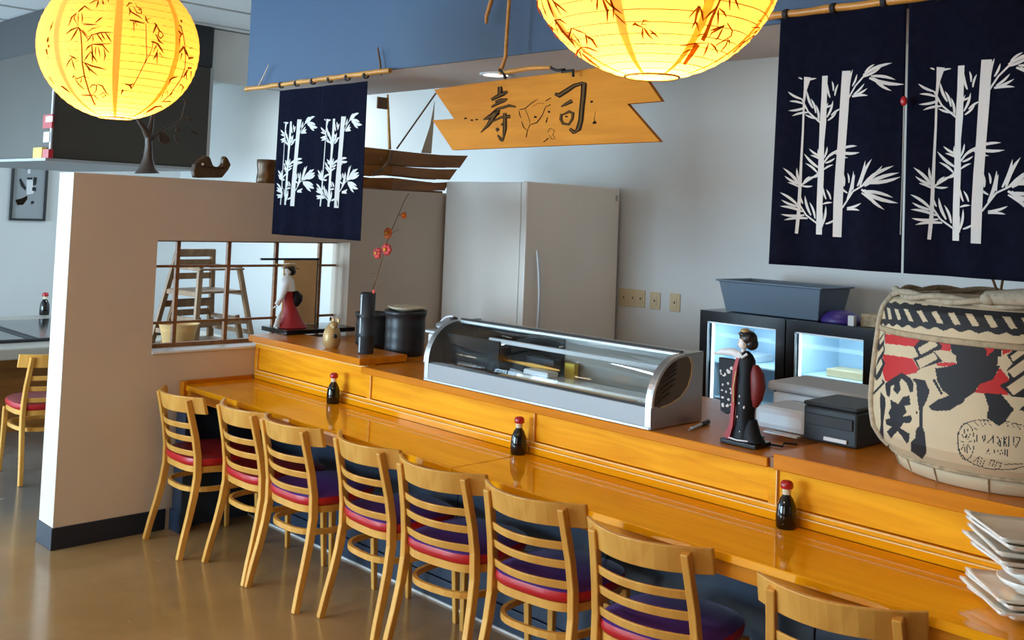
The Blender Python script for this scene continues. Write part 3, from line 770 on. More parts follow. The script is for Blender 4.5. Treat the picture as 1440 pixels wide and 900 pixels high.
    for k in range(8):  # strips from bottom to top, slightly deeper in tone than the shade
        a0_ = PI/4*k+.35; vs = []; fs = []
        for i_ in range(27):
            e = math.radians(lerp(-77, 77, i_/26))
            for da in (-.045, .045): vs.append((R*1.002*math.cos(e)*math.cos(a0_+da), R*1.002*math.cos(e)*math.sin(a0_+da), R*1.002*math.sin(e)*zs))
        for i_ in range(26): fs.append((2*i_, 2*i_+1, 2*i_+3, 2*i_+2))
        MB().add(vs, fs, 0, True).build('paper_band', 'lantern_band', t)
    return t
mat('bulb_glow', (1, .9, .7), .5, emit=(1, .85, .55), estr=30)
def towards(loc):  # azimuth from the lantern to the middle of the room in front of it
    return math.degrees(math.atan2(-loc[1], -loc[0]))
L1 = (-3.90, 1.672, 2.385); L2 = (-1.514, 1.924, 2.415)
a1 = towards(L1); a2 = towards(L2)
def S(ox, oy, sc__, items):
    return [([(ox+x/sc__, oy+y/sc__) for x, y in p_], w_) for p_, w_ in items]
LA = S(50, 0, 5, [([(300,190),(318,230),(325,330),(328,440),(345,540),(375,640),(418,738)], (1.6, 2.4)), ([(300,190),(250,210),(212,240)], (2.0,)), ([(300,195),(275,240),(243,290)], (2.2,)), ([(300,190),(340,235),(375,285)], (1.6,)),
 ([(290,90),(255,120),(232,180)], (1.8,)), ([(285,95),(270,130),(300,180)], (1.4,)), ([(300,90),(300,130),(300,175)], (1.2,)), ([(300,85),(345,42),(390,75)], (2.2,)), ([(325,90),(330,130),(325,165)], (1.6,)), ([(330,168),(390,172),(440,170)], (1.6,)), ([(420,160),(450,135),(470,118)], (1.8,)),
 ([(365,225),(400,200),(452,190)], (1.2,)), ([(330,210),(370,260),(400,240)], (1.2, .8)), ([(400,240),(380,270),(355,295)], (1.6,)), ([(400,245),(460,228),(545,228)], (1.8,)), ([(430,235),(455,270),(475,298)], (2.2,)), ([(460,230),(475,260),(492,280)], (2.,)), ([(490,230),(515,265),(535,298)], (2.2,)), ([(400,240),(405,270),(400,300)], (1.5,)),
 ([(400,310),(470,315),(520,375)], (2.2,)), ([(400,310),(370,330),(350,355)], (2.0,)), ([(395,315),(400,370),(400,450)], (2.2,)), ([(425,325),(420,360),(425,395)], (1.6,)), ([(440,330),(450,370),(452,405)], (1.6,)), ([(480,340),(490,390),(480,432)], (2.,)), ([(400,310),(450,308),(540,310)], (1.2,)), ([(385,365),(360,400),(340,430)], (2.,)), ([(385,360),(410,400),(435,440)], (2.,)),
 ([(330,435),(400,465),(500,490)], (2.2,)), ([(345,445),(385,490),(438,532)], (2.2,)), ([(350,450),(375,490),(385,520)], (1.2,))])
LB = S(50, 0, 5, [([(238,390),(270,405),(290,420)], (1.8,)), ([(265,400),(235,430),(212,478)], (1.6,)), ([(255,415),(265,455),(280,498)], (1.6,)), ([(300,425),(280,435)], (1.2, .6)),
 ([(270,530),(260,550)], (2., 1.4)), ([(268,530),(290,555),(335,535),(390,555)], (1.6,)), ([(275,550),(300,590),(345,632)], (1.6,)), ([(325,545),(320,570),(310,590)], (1.4,)), ([(380,620),(400,595),(430,600),(425,640),(395,665)], (2.,)), ([(430,590),(470,605),(495,650),(520,670)], (2.,)), ([(450,670),(475,650),(495,670),(475,685),(455,675)], (1.6,)), ([(320,670),(370,670),(440,670)], (1.6,)), ([(415,675),(450,705)], (1.8, .5)),
 ([(175,605),(190,610),(248,655)], (2.4,)), ([(380,25),(410,8),(440,0)], (1.6,)), ([(440,0),(440,20),(425,55)], (2.2,)), ([(470,0),(475,20),(478,32)], (2.2,)), ([(505,-10),(515,15)], (2.2, .8)),
 ([(125,150),(108,190),(100,220)], (1.4,)), ([(90,260),(85,285),(82,300)], (2.4,)), ([(92,315),(92,335)], (3., 2.)), ([(75,345),(82,385)], (2.4, 1.4)), ([(85,400),(90,410)], (1.2, .6)), ([(95,540),(130,590)], (1.2, .8))])
LC = S(160, 0, 5, [([(90,45),(110,20),(135,25)], (2.2,)), ([(105,50),(125,85),(185,120),(200,135)], (1.8,)), ([(140,50),(165,90),(195,95),(190,60),(165,50),(150,20)], (1.8,)), ([(175,65),(185,70)], (2.4, 2.)), ([(108,60),(115,80),(108,108)], (1.8,)), ([(110,140),(160,150),(215,165)], (2.8,)), ([(140,155),(142,218)], (2., .8)), ([(150,155),(165,185)], (1.4, .6)),
 ([(222,110),(228,140),(245,165)], (2.4,)), ([(235,135),(262,128)], (1.2, .6)), ([(225,165),(228,280),(232,400),(215,450),(160,560),(130,615)], (1., 1.4)), ([(215,450),(250,390),(270,340),(275,290)], (1., 1.)),
 ([(285,160),(300,175),(275,235)], (2.6,)), ([(300,175),(320,215),(345,235)], (2.,)), ([(320,215),(310,250),(330,270),(348,250),(335,220)], (1.8,)), ([(295,240),(320,290),(350,310)], (2.4,)), ([(275,290),(310,310),(352,375)], (2.6,)), ([(285,300),(262,290)], (2., 1.)), ([(300,320),(275,370)], (2., .6)), ([(310,350),(290,400),(275,420)], (2.,)), ([(305,370),(305,450)], (2., .8)), ([(320,370),(348,405)], (1.8, .6)),
 ([(80,590),(115,600),(140,585)], (2.8,)), ([(115,600),(125,625)], (3., 2.)), ([(65,630),(50,665)], (3., 1.5))])
LD = S(160, 0, 5, [([(470,140),(482,158)], (3., 1.4)), ([(460,175),(480,195)], (2., 1.)), ([(455,215),(478,240),(462,265)], (3.2,)), ([(462,270),(460,312)], (1.6, .6)), ([(470,180),(490,250),(500,320),(505,400),(500,480),(470,560),(400,660),(340,720)], (1.2, 1.4)), ([(460,370),(490,330),(525,400)], (4.,)), ([(480,375),(468,420)], (2., .8)), ([(525,410),(560,405)], (4., 2.)), ([(520,480),(550,478)], (4., 2.)), ([(520,490),(490,545)], (3.,)), ([(545,500),(540,560)], (1.6, .6)), ([(480,540),(510,520),(515,570)], (2.,)),
 ([(390,565),(420,545),(450,540)], (2.8,)), ([(400,560),(385,600)], (1.6, .6)), ([(470,590),(450,640)], (1.8,)), ([(470,590),(490,615),(470,650)], (2.,)), ([(345,660),(380,640),(375,680)], (2.,)), ([(345,665),(335,695)], (1.6, .8)), ([(350,715),(400,712),(390,740)], (2.2,)), ([(395,670),(415,650)], (2., 1.)), ([(335,745),(295,750),(215,800)], (2.8,)), ([(335,745),(340,765)], (1.6, .6)), ([(530,340),(555,335)], (1.2, .6))])
K = 6.924
LE = S(740, 0, K, [([(108,-20),(108,60),(148,170)], (2.,)), ([(140,-20),(165,70),(215,200)], (1.2,)), ([(200,-20),(235,80),(272,175)], (2.2,)), ([(245,-20),(290,60),(345,160)], (1.8,)), ([(250,0),(310,50),(400,125)], (2.4,)), ([(265,195),(330,190),(400,240)], (1.8,)), ([(280,195),(350,300),(430,390),(485,465)], (3.6,)), ([(290,200),(285,265)], (2., .8)), ([(205,230),(250,275),(262,318)], (2.8,)), ([(245,270),(290,300)], (1.4, 1.)), ([(295,270),(310,335)], (2., .8)), ([(270,330),(300,365),(325,378)], (1.8,)), ([(325,378),(410,425)], (1., .8)),
 ([(440,272),(420,340),(415,390)], (2.6,)), ([(445,275),(520,305),(580,328)], (2.,)), ([(445,320),(490,370),(540,450)], (1.6,)), ([(450,330),(440,380),(480,410)], (1.4,)), ([(575,325),(590,400),(590,455)], (2.4,)), ([(580,345),(640,385),(695,470)], (3.,)), ([(600,375),(690,395)], (1.6, .6)), ([(540,458),(600,465),(710,510)], (2.2,)), ([(540,460),(500,495),(472,560)], (3.,)), ([(520,500),(545,585)], (2.4, 1.)), ([(540,520),(620,590),(718,662)], (3.,)), ([(550,500),(640,550)], (1.8, .6)), ([(390,315),(440,320)], (1., .8))])
LF = S(740, 0, K, [([(640,-20),(635,25)], (2., .8)), ([(695,-20),(690,50),(688,100)], (2.8,)), ([(740,-20),(790,110),(790,215)], (3.4,)), ([(800,90),(790,130)], (2., 1.)), ([(815,-20),(850,80),(848,185)], (2.8,)), ([(750,-20),(830,60),(935,135)], (2.6,)), ([(860,130),(930,200),(990,250)], (2.,)), ([(820,0),(830,50)], (2., 1.6)),
 ([(1035,245),(1060,230),(1090,245)], (4.,)), ([(1070,240),(1130,265)], (3., 2.)), ([(1120,245),(1140,200),(1205,195)], (2.,)), ([(1130,235),(1180,240)], (1.6, .6)), ([(1135,265),(1130,330),(1140,385)], (2.6,)), ([(1145,270),(1190,340),(1235,385)], (3.,)), ([(1200,290),(1250,330),(1290,370)], (2.6,)), ([(1215,330),(1250,325)], (2., 1.))])
LG = S(920, 0, K, [([(490,-20),(492,35)], (1.8, .6)), ([(655,-30),(615,60),(560,180),(500,340),(470,395)], (2.4, 6.)), ([(420,430),(380,500),(290,628)], (8., 4.5)), ([(610,70),(545,130),(478,195)], (2.4,)), ([(440,55),(390,110),(330,180)], (2.2,)), ([(440,60),(410,150),(400,215)], (5., 3.)), ([(440,60),(465,120),(478,210)], (3.,)), ([(400,210),(362,280)], (3., .8)), ([(410,215),(438,305)], (3., .8)), ([(630,80),(680,120),(705,175)], (2.8,)), ([(625,90),(622,180),(620,255)], (2.8,)),
 ([(688,245),(620,275),(540,300)], (3.,)), ([(680,255),(560,320),(535,365)], (2.6,)), ([(670,270),(620,370),(590,395)], (2.4,)), ([(505,330),(455,335),(410,355)], (1.8,)), ([(712,225),(760,300),(750,350),(680,395),(600,440)], (2.2, 1.6)), ([(255,445),(390,425),(540,418)], (2.,)), ([(280,520),(330,490),(370,480)], (2.,)), ([(530,420),(505,490),(475,555)], (2.8,)), ([(550,420),(590,460),(625,525)], (2.8,)), ([(720,380),(700,440),(645,505)], (2.,)), ([(730,385),(735,480)], (1.8, .6)), ([(735,-20),(735,105)], (3.6, .8)), ([(785,-20),(830,100)], (4., .8))])
LH = S(920, 0, K, [([(1005,195),(1050,210),(1040,230)], (1.4,)), ([(945,265),(1005,270),(1040,262)], (1.6,)), ([(1030,270),(960,350),(880,410),(770,512)], (1.2, 1.8)), ([(1000,300),(950,330)], (1.8, 1.)), ([(975,345),(940,385)], (1.8, .8)), ([(915,400),(900,430)], (1.8, .8)), ([(880,405),(825,430)], (1.8, .8)), ([(765,500),(800,555)], (.8, .6))])
lantern(L1, .296, 'round yellow paper lantern with bamboo drawings at the top left corner', [(a1+110, -30, a1+120, 30, 10, 1.), (a1+170, -35, a1+180, 30, 10, 1.), (a1-125, -30, a1-118, 30, 10, 1.)], 26, ZC-2.385, (LA, LB, LC, LD))
lantern(L2, .300, 'large yellow paper lantern with bamboo drawings at the top centre', [(a2+110, -30, a2+120, 30, 10, 1.), (a2+170, -35, a2+180, 30, 10, 1.), (a2-125, -30, a2-118, 30, 10, 1.)], 30, ZC-2.415, (LE, LF, LG, LH))

# ================================================================== SUSHI CASE
X0, X1 = -3.81, -2.49
sc_ = thing('sushi_display_case', ((X0+X1)/2, 3.37, 1.0), 'curved glass refrigerated sushi display case with steel frame on the ledge', 'display case')
inv = Matrix.Translation(-sc_.location)
def C(mb, nm, mt, **k): o = mb.build(nm, mt, sc_, **k); o.matrix_parent_inverse = inv; return o
YF, YK, ZB, ZTp = 3.207, 3.535, 1.085, 1.277
def cprof(n=14):   # glass curve in (y, z): quarter ellipse from front lip to top
    return [(YF+.005+(3.40-YF)*(1-math.cos(t))*1.0, ZB+(ZTp-ZB-.006)*math.sin(t)) for t in [PI/2*i/n for i in range(n+1)]]
C(MB().box((X0-.01, YF, 1.002), (X1+.01, YF+.02, ZB), bev=.003), 'front_band', 'case_grey')
C(MB().box((X0-.014, YF-.006, 1.001), (X1+.012, YK, 1.012), bev=.002), 'base_plate', 'steel')
C(MB().box((X0+.43, YF+.02, 1.012), (X1, YK-.02, 1.078)), 'tray_floor', 'case_floor'); C(MB().box((X0, YF+.02, 1.012), (X0+.428, YK-.02, 1.055)), 'tray_floor', 'black_gloss')
C(MB().box((X0, YK-.02, 1.055), (X1, YK, ZTp-.015)), 'back_panel', 'case_lining')
cp = cprof()
vs = []; fs = []
for x in (X0+.012, X1-.012):
    for (y, z) in cp: vs.append((x, y, z))
n = len(cp); fs = [(i, i+1, n+i+1, n+i) for i in range(n-1)]
gl = MB().add(vs, fs, 0, True); o = C(gl, 'curved_glass', 'clear_glass')
so = o.modifiers.new('t', 'SOLIDIFY'); so.thickness = .004
C(MB().box((X0, 3.395, ZTp-.012), (X1, 3.44, ZTp+.004), bev=.004), 'top_rail', 'steel')
C(MB().box((X0, 3.44, ZTp-.014), (X1, YK, ZTp-.002)), 'top_panel', 'steel_brushed')
C(MB().box((X0, 3.41, ZTp+.004), (X1, 3.425, ZTp+.010), bev=.002), 'top_groove', 'black_matte')
C(MB().box((X0+.32, 3.30, 1.215), (X1-.015, 3.318, 1.235), bev=.004), 'light_tube', 'white_plastic')
C(MB().box((X0, YF+.012, ZB-.002), (X1, YF+.024, ZB+.006)), 'front_lip', 'black_matte')
# end caps
for (xa, xb) in ((X0-.016, X0+.012), (X1-.012, X1+.016)):
    P_ = [(xa, YF-.002, 1.003)]+[(xa, y-.007, z+.006 if z > ZB+.02 else z) for (y, z) in cp]+[(xa, YK+.002, ZTp+.004), (xa, YK+.002, 1.003)]
    C(MB().prism(P_, (xb-xa, 0, 0)), 'end_cap', 'steel_brushed', bevel=.003)
    m = MB()
    for (r_, k) in ((1, 0),):
        pts = [(xb+.001 if xa > -3 else xa-.001, y-.003, z) for (y, z) in cp]; m.tube(pts, .008, 8)
    C(m, 'end_rim', 'steel')
# vent plate and ribs on right end
P_ = [(3.222, 1.090)]+[(y+.012, z-.004) for (y, z) in cp[3:]]+[(3.435, 1.262), (3.456, 1.235), (3.452, 1.19), (3.430, 1.145), (3.385, 1.110), (3.32, 1.090), (3.26, 1.082)]
P_ = [(X1+.0165, y, z) for y, z in P_]
C(MB().prism(P_, (.003, 0, 0)), 'vent_plate', 'vent_dark')
m = MB(); m.tube([(X1+.020, y, z) for y, z in [(3.437, 1.262), (3.456, 1.235), (3.452, 1.19), (3.430, 1.145), (3.385, 1.110), (3.32, 1.090), (3.26, 1.082)]], .004, 6); C(m, 'vent_rim', 'cream_plastic')
for k, (ya_, yb_) in enumerate(((3.235, 3.315), (3.238, 3.335), (3.243, 3.345), (3.25, 3.35), (3.262, 3.352), (3.28, 3.352), (3.30, 3.352))):
    z_ = 1.098+.021*k; C(MB().tube([(X1+.020, ya_, z_), (X1+.023, (ya_+yb_)/2, z_+(yb_-ya_)*.26), (X1+.020, yb_, z_+(yb_-ya_)*.45)], .0042, 6), 'vent_slat', 'cream_plastic' if False else 'vent_slat_mat')
C(MB().box((X0, YK-.03, 1.056), (X0+.60, YK-.022, ZTp-.02)), 'dark_back_screen', 'black_gloss')
C(MB().box((X0+.02, 3.29, 1.056), (X0+.40, 3.30, 1.225)), 'dark_divider', 'black_gloss')
# contents
tr = thing('serving_tray', (-2.98, 3.34, 1.079), 'white tray of wrapped food lying inside the sushi case', 'tray')
o = MB().box((-.30, -.062, 0), (.44, .045, .022), bev=.006).build('tray_base', 'white_china', tr)
o = MB().box((-.28, -.040, .0225), (-.13, .03, .045), bev=.006).build('white_packet', 'white_plastic', tr)
cb = tag(MB().box((-3.36, 3.237, 1.0795), (-2.60, 3.275, 1.090), bev=.003).build('cutting_board', 'tan_panel', None, loc=(-3.0, 3.25, 1.056)), 'pale wooden board along the inner front of the sushi case', 'board')
cl = MB(); 
vs = []; fs = []
for i in range(13):
    for j in range(9): vs.append((-2.70+.16*i/12, 3.40+.1*j/8, 1.0795+.04*math.sin(PI*i/12)*math.sin(PI*j/8)*(1+.4*math.sin(i*1.3+j))))
for i in range(12):
    for j in range(8): q = i*9+j; fs.append((q, q+9, q+10, q+1))
o = cl.add(vs, fs, 0, True).build('folded_cloth', 'paper_box', None, loc=(-2.64, 3.35, 1.07)); o.modifiers.new('s', 'SOLIDIFY').thickness = .004; tag(o, 'crumpled tan cloth in the right end of the sushi case', 'cloth')
A = ony(709, 506, 3.37); B = ony(787, 521, 3.37)
o = MB().tube([A, (A+B)/2, B], [.003, .010, .004], 10, flat=.5).build('wooden_paddle', 'orange_plastic', None, loc=A); tag(o, 'long orange paddle lying in the middle of the sushi case', 'utensil')
rest = MB().box((-3.36, 3.42, 1.079), (-3.19, 3.47, 1.16)).build('food_container', 'dark_plastic', None, loc=(-3.35, 3.36, 1.056)); tag(rest, 'dark container under the orange paddle in the sushi case', 'container')
rest2 = MB().box((-3.17, 3.47, 1.079), (-3.11, 3.50, 1.150), bev=.004).build('food_container', 'yellow_plastic', None, loc=(-3.1, 3.47, 1.056)); tag(rest2, 'yellow topped container at the back of the sushi case', 'container')

# pen-like knife on ledge beside the case
A = onz(972, 606, 1.0); B = onz(996, 596, 1.0); up1 = Vector((0, 0, .009))
t = thing('hand_tool', (A.x, A.y, 1.0), 'small silver tool with black grip lying right of the sushi case', 'utensil'); inv = Matrix.Translation(-t.location)
o = MB().tube([A+up1, lerp(A, B, .6)+up1], .006, 10).build('shaft', 'steel', t); o.matrix_parent_inverse = inv
o = MB().tube([lerp(A, B, .6)+up1, B+up1], .0085, 10).build('grip', 'black_matte', t); o.matrix_parent_inverse = inv
o = MB().tube([A+up1, A+Vector((-.004, -.012, .003))], .004, 8).build('tip', 'steel', t); o.matrix_parent_inverse = inv

# ================================================================== THINGS ON THE LEFT LEDGE
# rice cooker
p = onz(606, 512, 1.0)
t = thing('rice_cooker', (p.x+.02, 3.70, 1.0), 'dark cylindrical cooker with pale lid and white handle left of the sushi case', 'cooker')
MB().lathe([(.085, 0), (.092, .01), (.095, .15), (.092, .19)], 32).build('pot_body', 'dark_plastic', t)
MB().lathe([(.094, .155), (.099, .157), (.099, .170), (.094, .172)], 32, cap=False).build('rim_band', 'white_plastic', t)
MB().lathe([(.096, .19), (.094, .205), (.06, .222), (.012, .226)], 32).build('lid', 'steel', t)
MB().tube([(-.10+.0*k, 0, .16)  if k == 0 else (-.12*math.cos(PI*k/14)+.02, -.02, .165+.085*math.sin(PI*k/14)) for k in range(8)], .006, 8).build('handle', 'white_plastic', t)
MB().lathe([(.02, .226), (.022, .238), (.012, .244)], 16).build('lid_knob', 'black_matte', t)
# steel jug beside the cooker
p = onz(618, 520, 1.0)
t = thing('upright_dispenser', (-3.90, 3.36, 1.0), 'pale upright dispenser with steel top pressed against the left end of the case', 'dispenser')
MB().box((-.035, -.05, 0), (.035, .10, .205), bev=.008).build('body', 'white_plastic', t)
MB().box((-.055, -.055, .205), (.05, .11, .222), bev=.006).build('top_plate', 'steel', t)
MB().tube([(.02, .05, .222), (.022, .05, .25)], .005, 8).build('lever', 'black_matte', t)
# black tubs
p = onz(551, 505, 1.0)
def tub(loc, R, h, label):
    t = thing('black_tub', loc, label, 'tub', 0, 'black tubs behind the vase')
    prof = [(R*.9, 0)]
    for i in range(7): prof += [(R*(.93+.01*(i % 2)), h*(i+.5)/8), (R*(.95-.012*(i % 2)), h*(i+1)/8)]
    prof += [(R*1.0, h*.93), (R*1.02, h), (R*.95, h), (R*.9, h*.9), (R*.86, h*.3), (.001, h*.3)]
    MB().lathe(prof, 40, cap=False).build('tub_body', 'tub_black', t); return t
tub((-4.56, 3.67, 1.001), .118, .245, 'wide ribbed black tub behind the bamboo vase')
tub((-4.88, 3.70, 1.001), .115, .20, 'smaller black tub behind the golden mouse figurine')
t = thing('serving_bowl', (-4.555, 3.67, 1.240), 'shallow pale bowl resting on the wide black tub', 'bowl')
MB().lathe([(.04, .0), (.08, .012), (.108, .026), (.105, .028), (.07, .017), (.001, .010)], 32, cap=True).build('bowl_body', 'straw', t)
# black bamboo vase with blossom branch
p = onz(514, 497, 1.04)
RV = 1.2
t = thing('flower_vase', (p.x, p.y, 1.04), 'tall black and silver bamboo-section vase on the left ledge', 'vase')
prof = []
for (z, r) in ((0, .033), (.005, .035), (.09, .034), (.096, .0365), (.102, .034), (.19, .0335), (.196, .036), (.202, .033), (.318, .034), (.320, .030), (.25, .028), (.25, .001)): prof.append((r*1.2, z))
MB().lathe(prof, 28, cap=False).build('vase_body', 'dark_plastic', t)
az_ = math.atan2(-p.y, -p.x)-.95
for z0_, z1_ in ((.008, .088), (.106, .188), (.206, .31)):
    vs = []
    for zz in (z0_, z1_):
        for da in (-.14, -.07, 0, .07, .14): vs.append((.0425*math.cos(az_+da), .0425*math.sin(az_+da), zz))
    MB().add(vs, [(k_, k_+1, k_+6, k_+5) for k_ in range(4)], 0, True).build('silver_strip', 'steel', t)
VL = 3.30
t2 = thing('blossom_branch', (p.x, p.y, 1.30), 'artificial red blossom branch standing in the black vase', 'flowers')
inv = Matrix.Translation(-t2.location)
YV = p.y
pts = [ony(518, 415, YV), ony(524, 408, YV), ony(531, 385, YV), ony(537, 365, YV), ony(543, 345, YV), ony(550, 325, YV), ony(560, 303, YV), ony(567, 285, YV), ony(575, 272, YV)]
pts = [Vector((p.x+.003, p.y, 1.295))]+pts
o = MB().tube(pts, [.003]*4+[.0024]*3+[.0016]*3, 8).build('stem', 'dark_branch', t2); o.matrix_parent_inverse = inv
for (a, b) in (((524, 402), (536, 403)), ((531, 385), (520, 384)), ((551, 328), (561, 322)), ((560, 303), (572, 298))):
    o = MB().tube([ony(*a, YV), ony(*b, YV-.01)], .0012, 6).build('twig', 'dark_branch', t2); o.matrix_parent_inverse = inv
def blossom(c, r, mt, seed):
    rnd = random.Random(seed); m = MB()
    for k in range(7):
        a = 2*PI*k/7; d = Vector((math.cos(a), -.35+rnd.uniform(-.2, .2), math.sin(a)*.9)); cc = c+d*r*.55
        m.sphere(cc, (r*.48, r*.28, r*.42), 10, 6)
    o = m.build('blossom', mt, t2); o.matrix_parent_inverse = inv
    m = MB(); m.sphere(c+Vector((0, -r*.5, 0)), r*.22, 8, 6); o = m.build('blossom_centre', 'yellow_plastic', t2); o.matrix_parent_inverse = inv
blossom(ony(532, 356, YV), .033, 'blossom', 1); blossom(ony(545, 351, YV), .036, 'blossom', 2); blossom(ony(547, 328, YV), .034, 'blossom_orange', 3)
blossom(ony(569, 303, YV), .020, 'blossom_orange', 4); blossom(ony(526, 410, YV), .014, 'blossom', 5)
# golden mouse figurine
p = onz(466, 489, 1.04)
t = thing('mouse_figurine', (p.x, p.y, 1.04), 'golden egg-shaped mouse figurine on the left ledge', 'figurine')
MB().lathe([(.030, 0), (.042, .012), (.050, .04), (.049, .07), (.040, .10), (.026, .122), (.012, .132), (.001, .134)], 28).build('body', 'gold', t)
MB().sphere((.028, -.012, .125), (.022, .022, .022), 16, 10).build('head', 'gold', t)
for (x, y, z) in ((.014, -.006, .150), (.044, .006, .150)): MB().sphere((x, y, z), (.015, .008, .017), 14, 8).build('ear', 'gold', t)
MB().tube([(.04, -.02, .122), (.062, -.03, .112)], [.014, .005], 10).build('snout', 'gold', t)
MB().sphere((.055, -.018, .070), (.014, .012, .011), 10, 6).build('black_mark', 'black_gloss', t)
MB().tube([(.0, -.01, .148), (-.006, -.012, .166)], [.01, .004], 8).build('top_tuft', 'black_gloss', t)

# ================================================================== FIGURINES
def loft(rings, n=20):
    # rings: (cx, cy, z, rx, ry[, rot])
    m = MB(); vs = []; fs = []
    for r in rings:
        ro = r[5] if len(r) > 5 else 0
        for k in range(n):
            a = 2*PI*k/n; x, y = r[3]*math.cos(a), r[4]*math.sin(a)
            vs.append((r[0]+x*math.cos(ro)-y*math.sin(ro), r[1]+x*math.sin(ro)+y*math.cos(ro), r[2]))
    for i in range(len(rings)-1):
        for k in range(n): k2 = (k+1) % n; fs.append((i*n+k, i*n+k2, (i+1)*n+k2, (i+1)*n+k))
    m.add(vs, fs, 0, True); m.add(vs[:n], [tuple(reversed(range(n)))]); m.add(vs[-n:], [tuple(range(n))]); return m
def hand(t, at_, dirv, mt):
    d = Vector(dirv).normalized(); s_ = d.cross(Vector((0, 0, 1))).normalized(); m = MB(); a = Vector(at_)
    m.sphere(a, (.009, .008, .006), 10, 6)
    for k in range(4):
        o_ = s_*(-.0055+.0037*k); m.tube([a+o_, a+o_+d*.010, a+o_+d*(.017-.002*abs(k-1.4))+Vector((0, 0, -.003))], [.0021, .0019, .0013], 6)
    m.tube([a-s_*.005, a-s_*.011+d*.006], [.0023, .0016], 6)
    return m.build('hand', mt, t)
def face(t, c, r, yaw):
    # c: head centre; yaw: facing direction
    f = Vector((math.cos(yaw), math.sin(yaw), 0)); s_ = Vector((-f.y, f.x, 0)); c = Vector(c)
    m = MB(); m.sphere(c, (r*.82, r*.82, r), 20, 14); m.sphere(c+f*r*.80+Vector((0, 0, -.08*r)), (r*.12, r*.12, r*.2), 8, 6)
    for k in (-1, 1): m.sphere(c+s_*k*r*.80, (r*.12, r*.12, r*.2), 8, 6)
    m.tube([c+Vector((0, 0, -r*.7)), c+Vector((0, 0, -r*1.35))], r*.34, 12)
    h = m.build('head', 'skin_white', t)
    m = MB()
    for k in (-1, 1):
        m.sphere(c+f*r*.74+s_*k*r*.32+Vector((0, 0, .05*r)), (r*.12, r*.12, r*.05), 8, 5)
        m.sphere(c+f*r*.72+s_*k*r*.32+Vector((0, 0, .28*r)), (r*.14, r*.14, r*.025), 8, 5)
    m.build('eyes', 'hair_black', h)
    m = MB(); m.sphere(c+f*r*.76+Vector((0, 0, -.45*r)), (r*.11, r*.11, r*.07), 8, 5); m.build('mouth', 'red_cap', h)
# right figurine (black kimono)
p = onz(1042, 626, 1.0)
g2 = thing('geisha_figurine', (p.x, p.y+.02, 1.001), 'black kimono lady figurine with raised white sleeve, right of the sushi case', 'figurine')
MB().box((-.075, -.055, 0), (.085, .055, .018), bev=.003).build('stand', 'black_gloss', g2)
body = loft([(.01, 0, .018, .060, .045), (.0, 0, .03, .052, .042), (.0, 0, .07, .040, .036), (.002, 0, .12, .037, .034), (.005, 0, .17, .040, .036), (.004, 0, .22, .038, .035), (.003, 0, .255, .033, .031), (.002, 0, .29, .036, .030), (-.002, 0, .325, .040, .028), (-.004, 0, .345, .030, .022), (-.006, 0, .358, .014, .013)])
body.build('kimono', 'kimono_black', g2)
MB().bar([(-.055, -.035, .02), (-.037, -.033, .07), (-.034, -.028, .15), (-.035, -.026, .22), (-.030, -.026, .29), (-.020, -.02, .34)], [.028, .016, .014, .016, .018, .012], .012, side=(1, 0, 0)).build('red_front_edge', 'kimono_red', g2)
MB().tube([(-.030, -.034, .16), (-.033, -.033, .22), (-.024, -.032, .28)], .0035, 8).build('gold_cord', 'gold', g2)
loft([(.045, .0, .15, .010, .012), (.050, .0, .18, .024, .022), (.055, .0, .23, .030, .028), (.05, .0, .28, .026, .026), (.042, 0, .31, .010, .012)]).build('red_sash_bow', 'sash_red', g2)
loft([(.05, -.01, .02, .05, .035), (.04, -.01, .05, .035, .03), (.03, 0, .10, .022, .02)]).build('trailing_hem', 'kimono_black', g2)
MB().tube([(.045, -.045, .024), (.0, -.052, .022), (-.04, -.045, .024)], .003, 6).build('white_hem', 'kimono_white', g2)
# raised arm with long hanging sleeve
MB().tube([(-.015, -.01, .335), (-.05, -.018, .350), (-.10, -.02, .345), (-.118, -.022, .338)], [.018, .016, .012, .007], 12).build('raised_arm', 'kimono_white', g2)
hand(g2, (-.122, -.022, .337), (-1, 0, -.1), 'skin_white')
vs = [(-.115, -.02, .322), (-.03, -.02, .322), (-.038, -.02, .22), (-.045, -.02, .12), (-.07, -.02, .105), (-.10, -.02, .115), (-.108, -.02, .2)]
sl = MB().prism(vs, (0, .014, 0)).build('hanging_sleeve', 'kimono_black', g2, bevel=.004)
m = MB(); rnd = random.Random(3)
for k in range(26): m.sphere((-.075+rnd.uniform(-.030, .030), -.021, rnd.uniform(.13, .29)), (rnd.uniform(.003, .008), .0015, rnd.uniform(.003, .007)), 8, 5)
for k in range(6): m.sphere((rnd.uniform(-.02, .02), -.036, rnd.uniform(.05, .24)), (.004, .003, .005), 8, 5)
m.build('sleeve_flowers', 'noren_print', sl)['kind'] = 'stuff'
MB().tube([(-.02, -.022, .352), (-.002, -.028, .335), (.016, -.02, .35)], .006, 8).build('white_collar', 'kimono_white', g2)
face(g2, (-.010, -.008, .388), .026, math.radians(-150))
m = MB(); m.sphere((.004, .004, .408), (.036, .032, .030), 18, 10); m.sphere((.018, .006, .388), (.026, .026, .026), 14, 8); m.sphere((-.012, .0, .422), (.022, .022, .014), 14, 8)
hr = m.build('hair', 'hair_black', g2)
m = MB(); m.sphere((-.006, -.004, .436), (.020, .018, .010), 14, 8); m.sphere((.0, -.026, .405), (.005, .005, .005), 8, 6); m.tube([(-.03, -.02, .425), (.028, .01, .428)], .0018, 6); m.build('hair_ornament', 'gold', hr)
g2.scale = (.94, .94, .94)
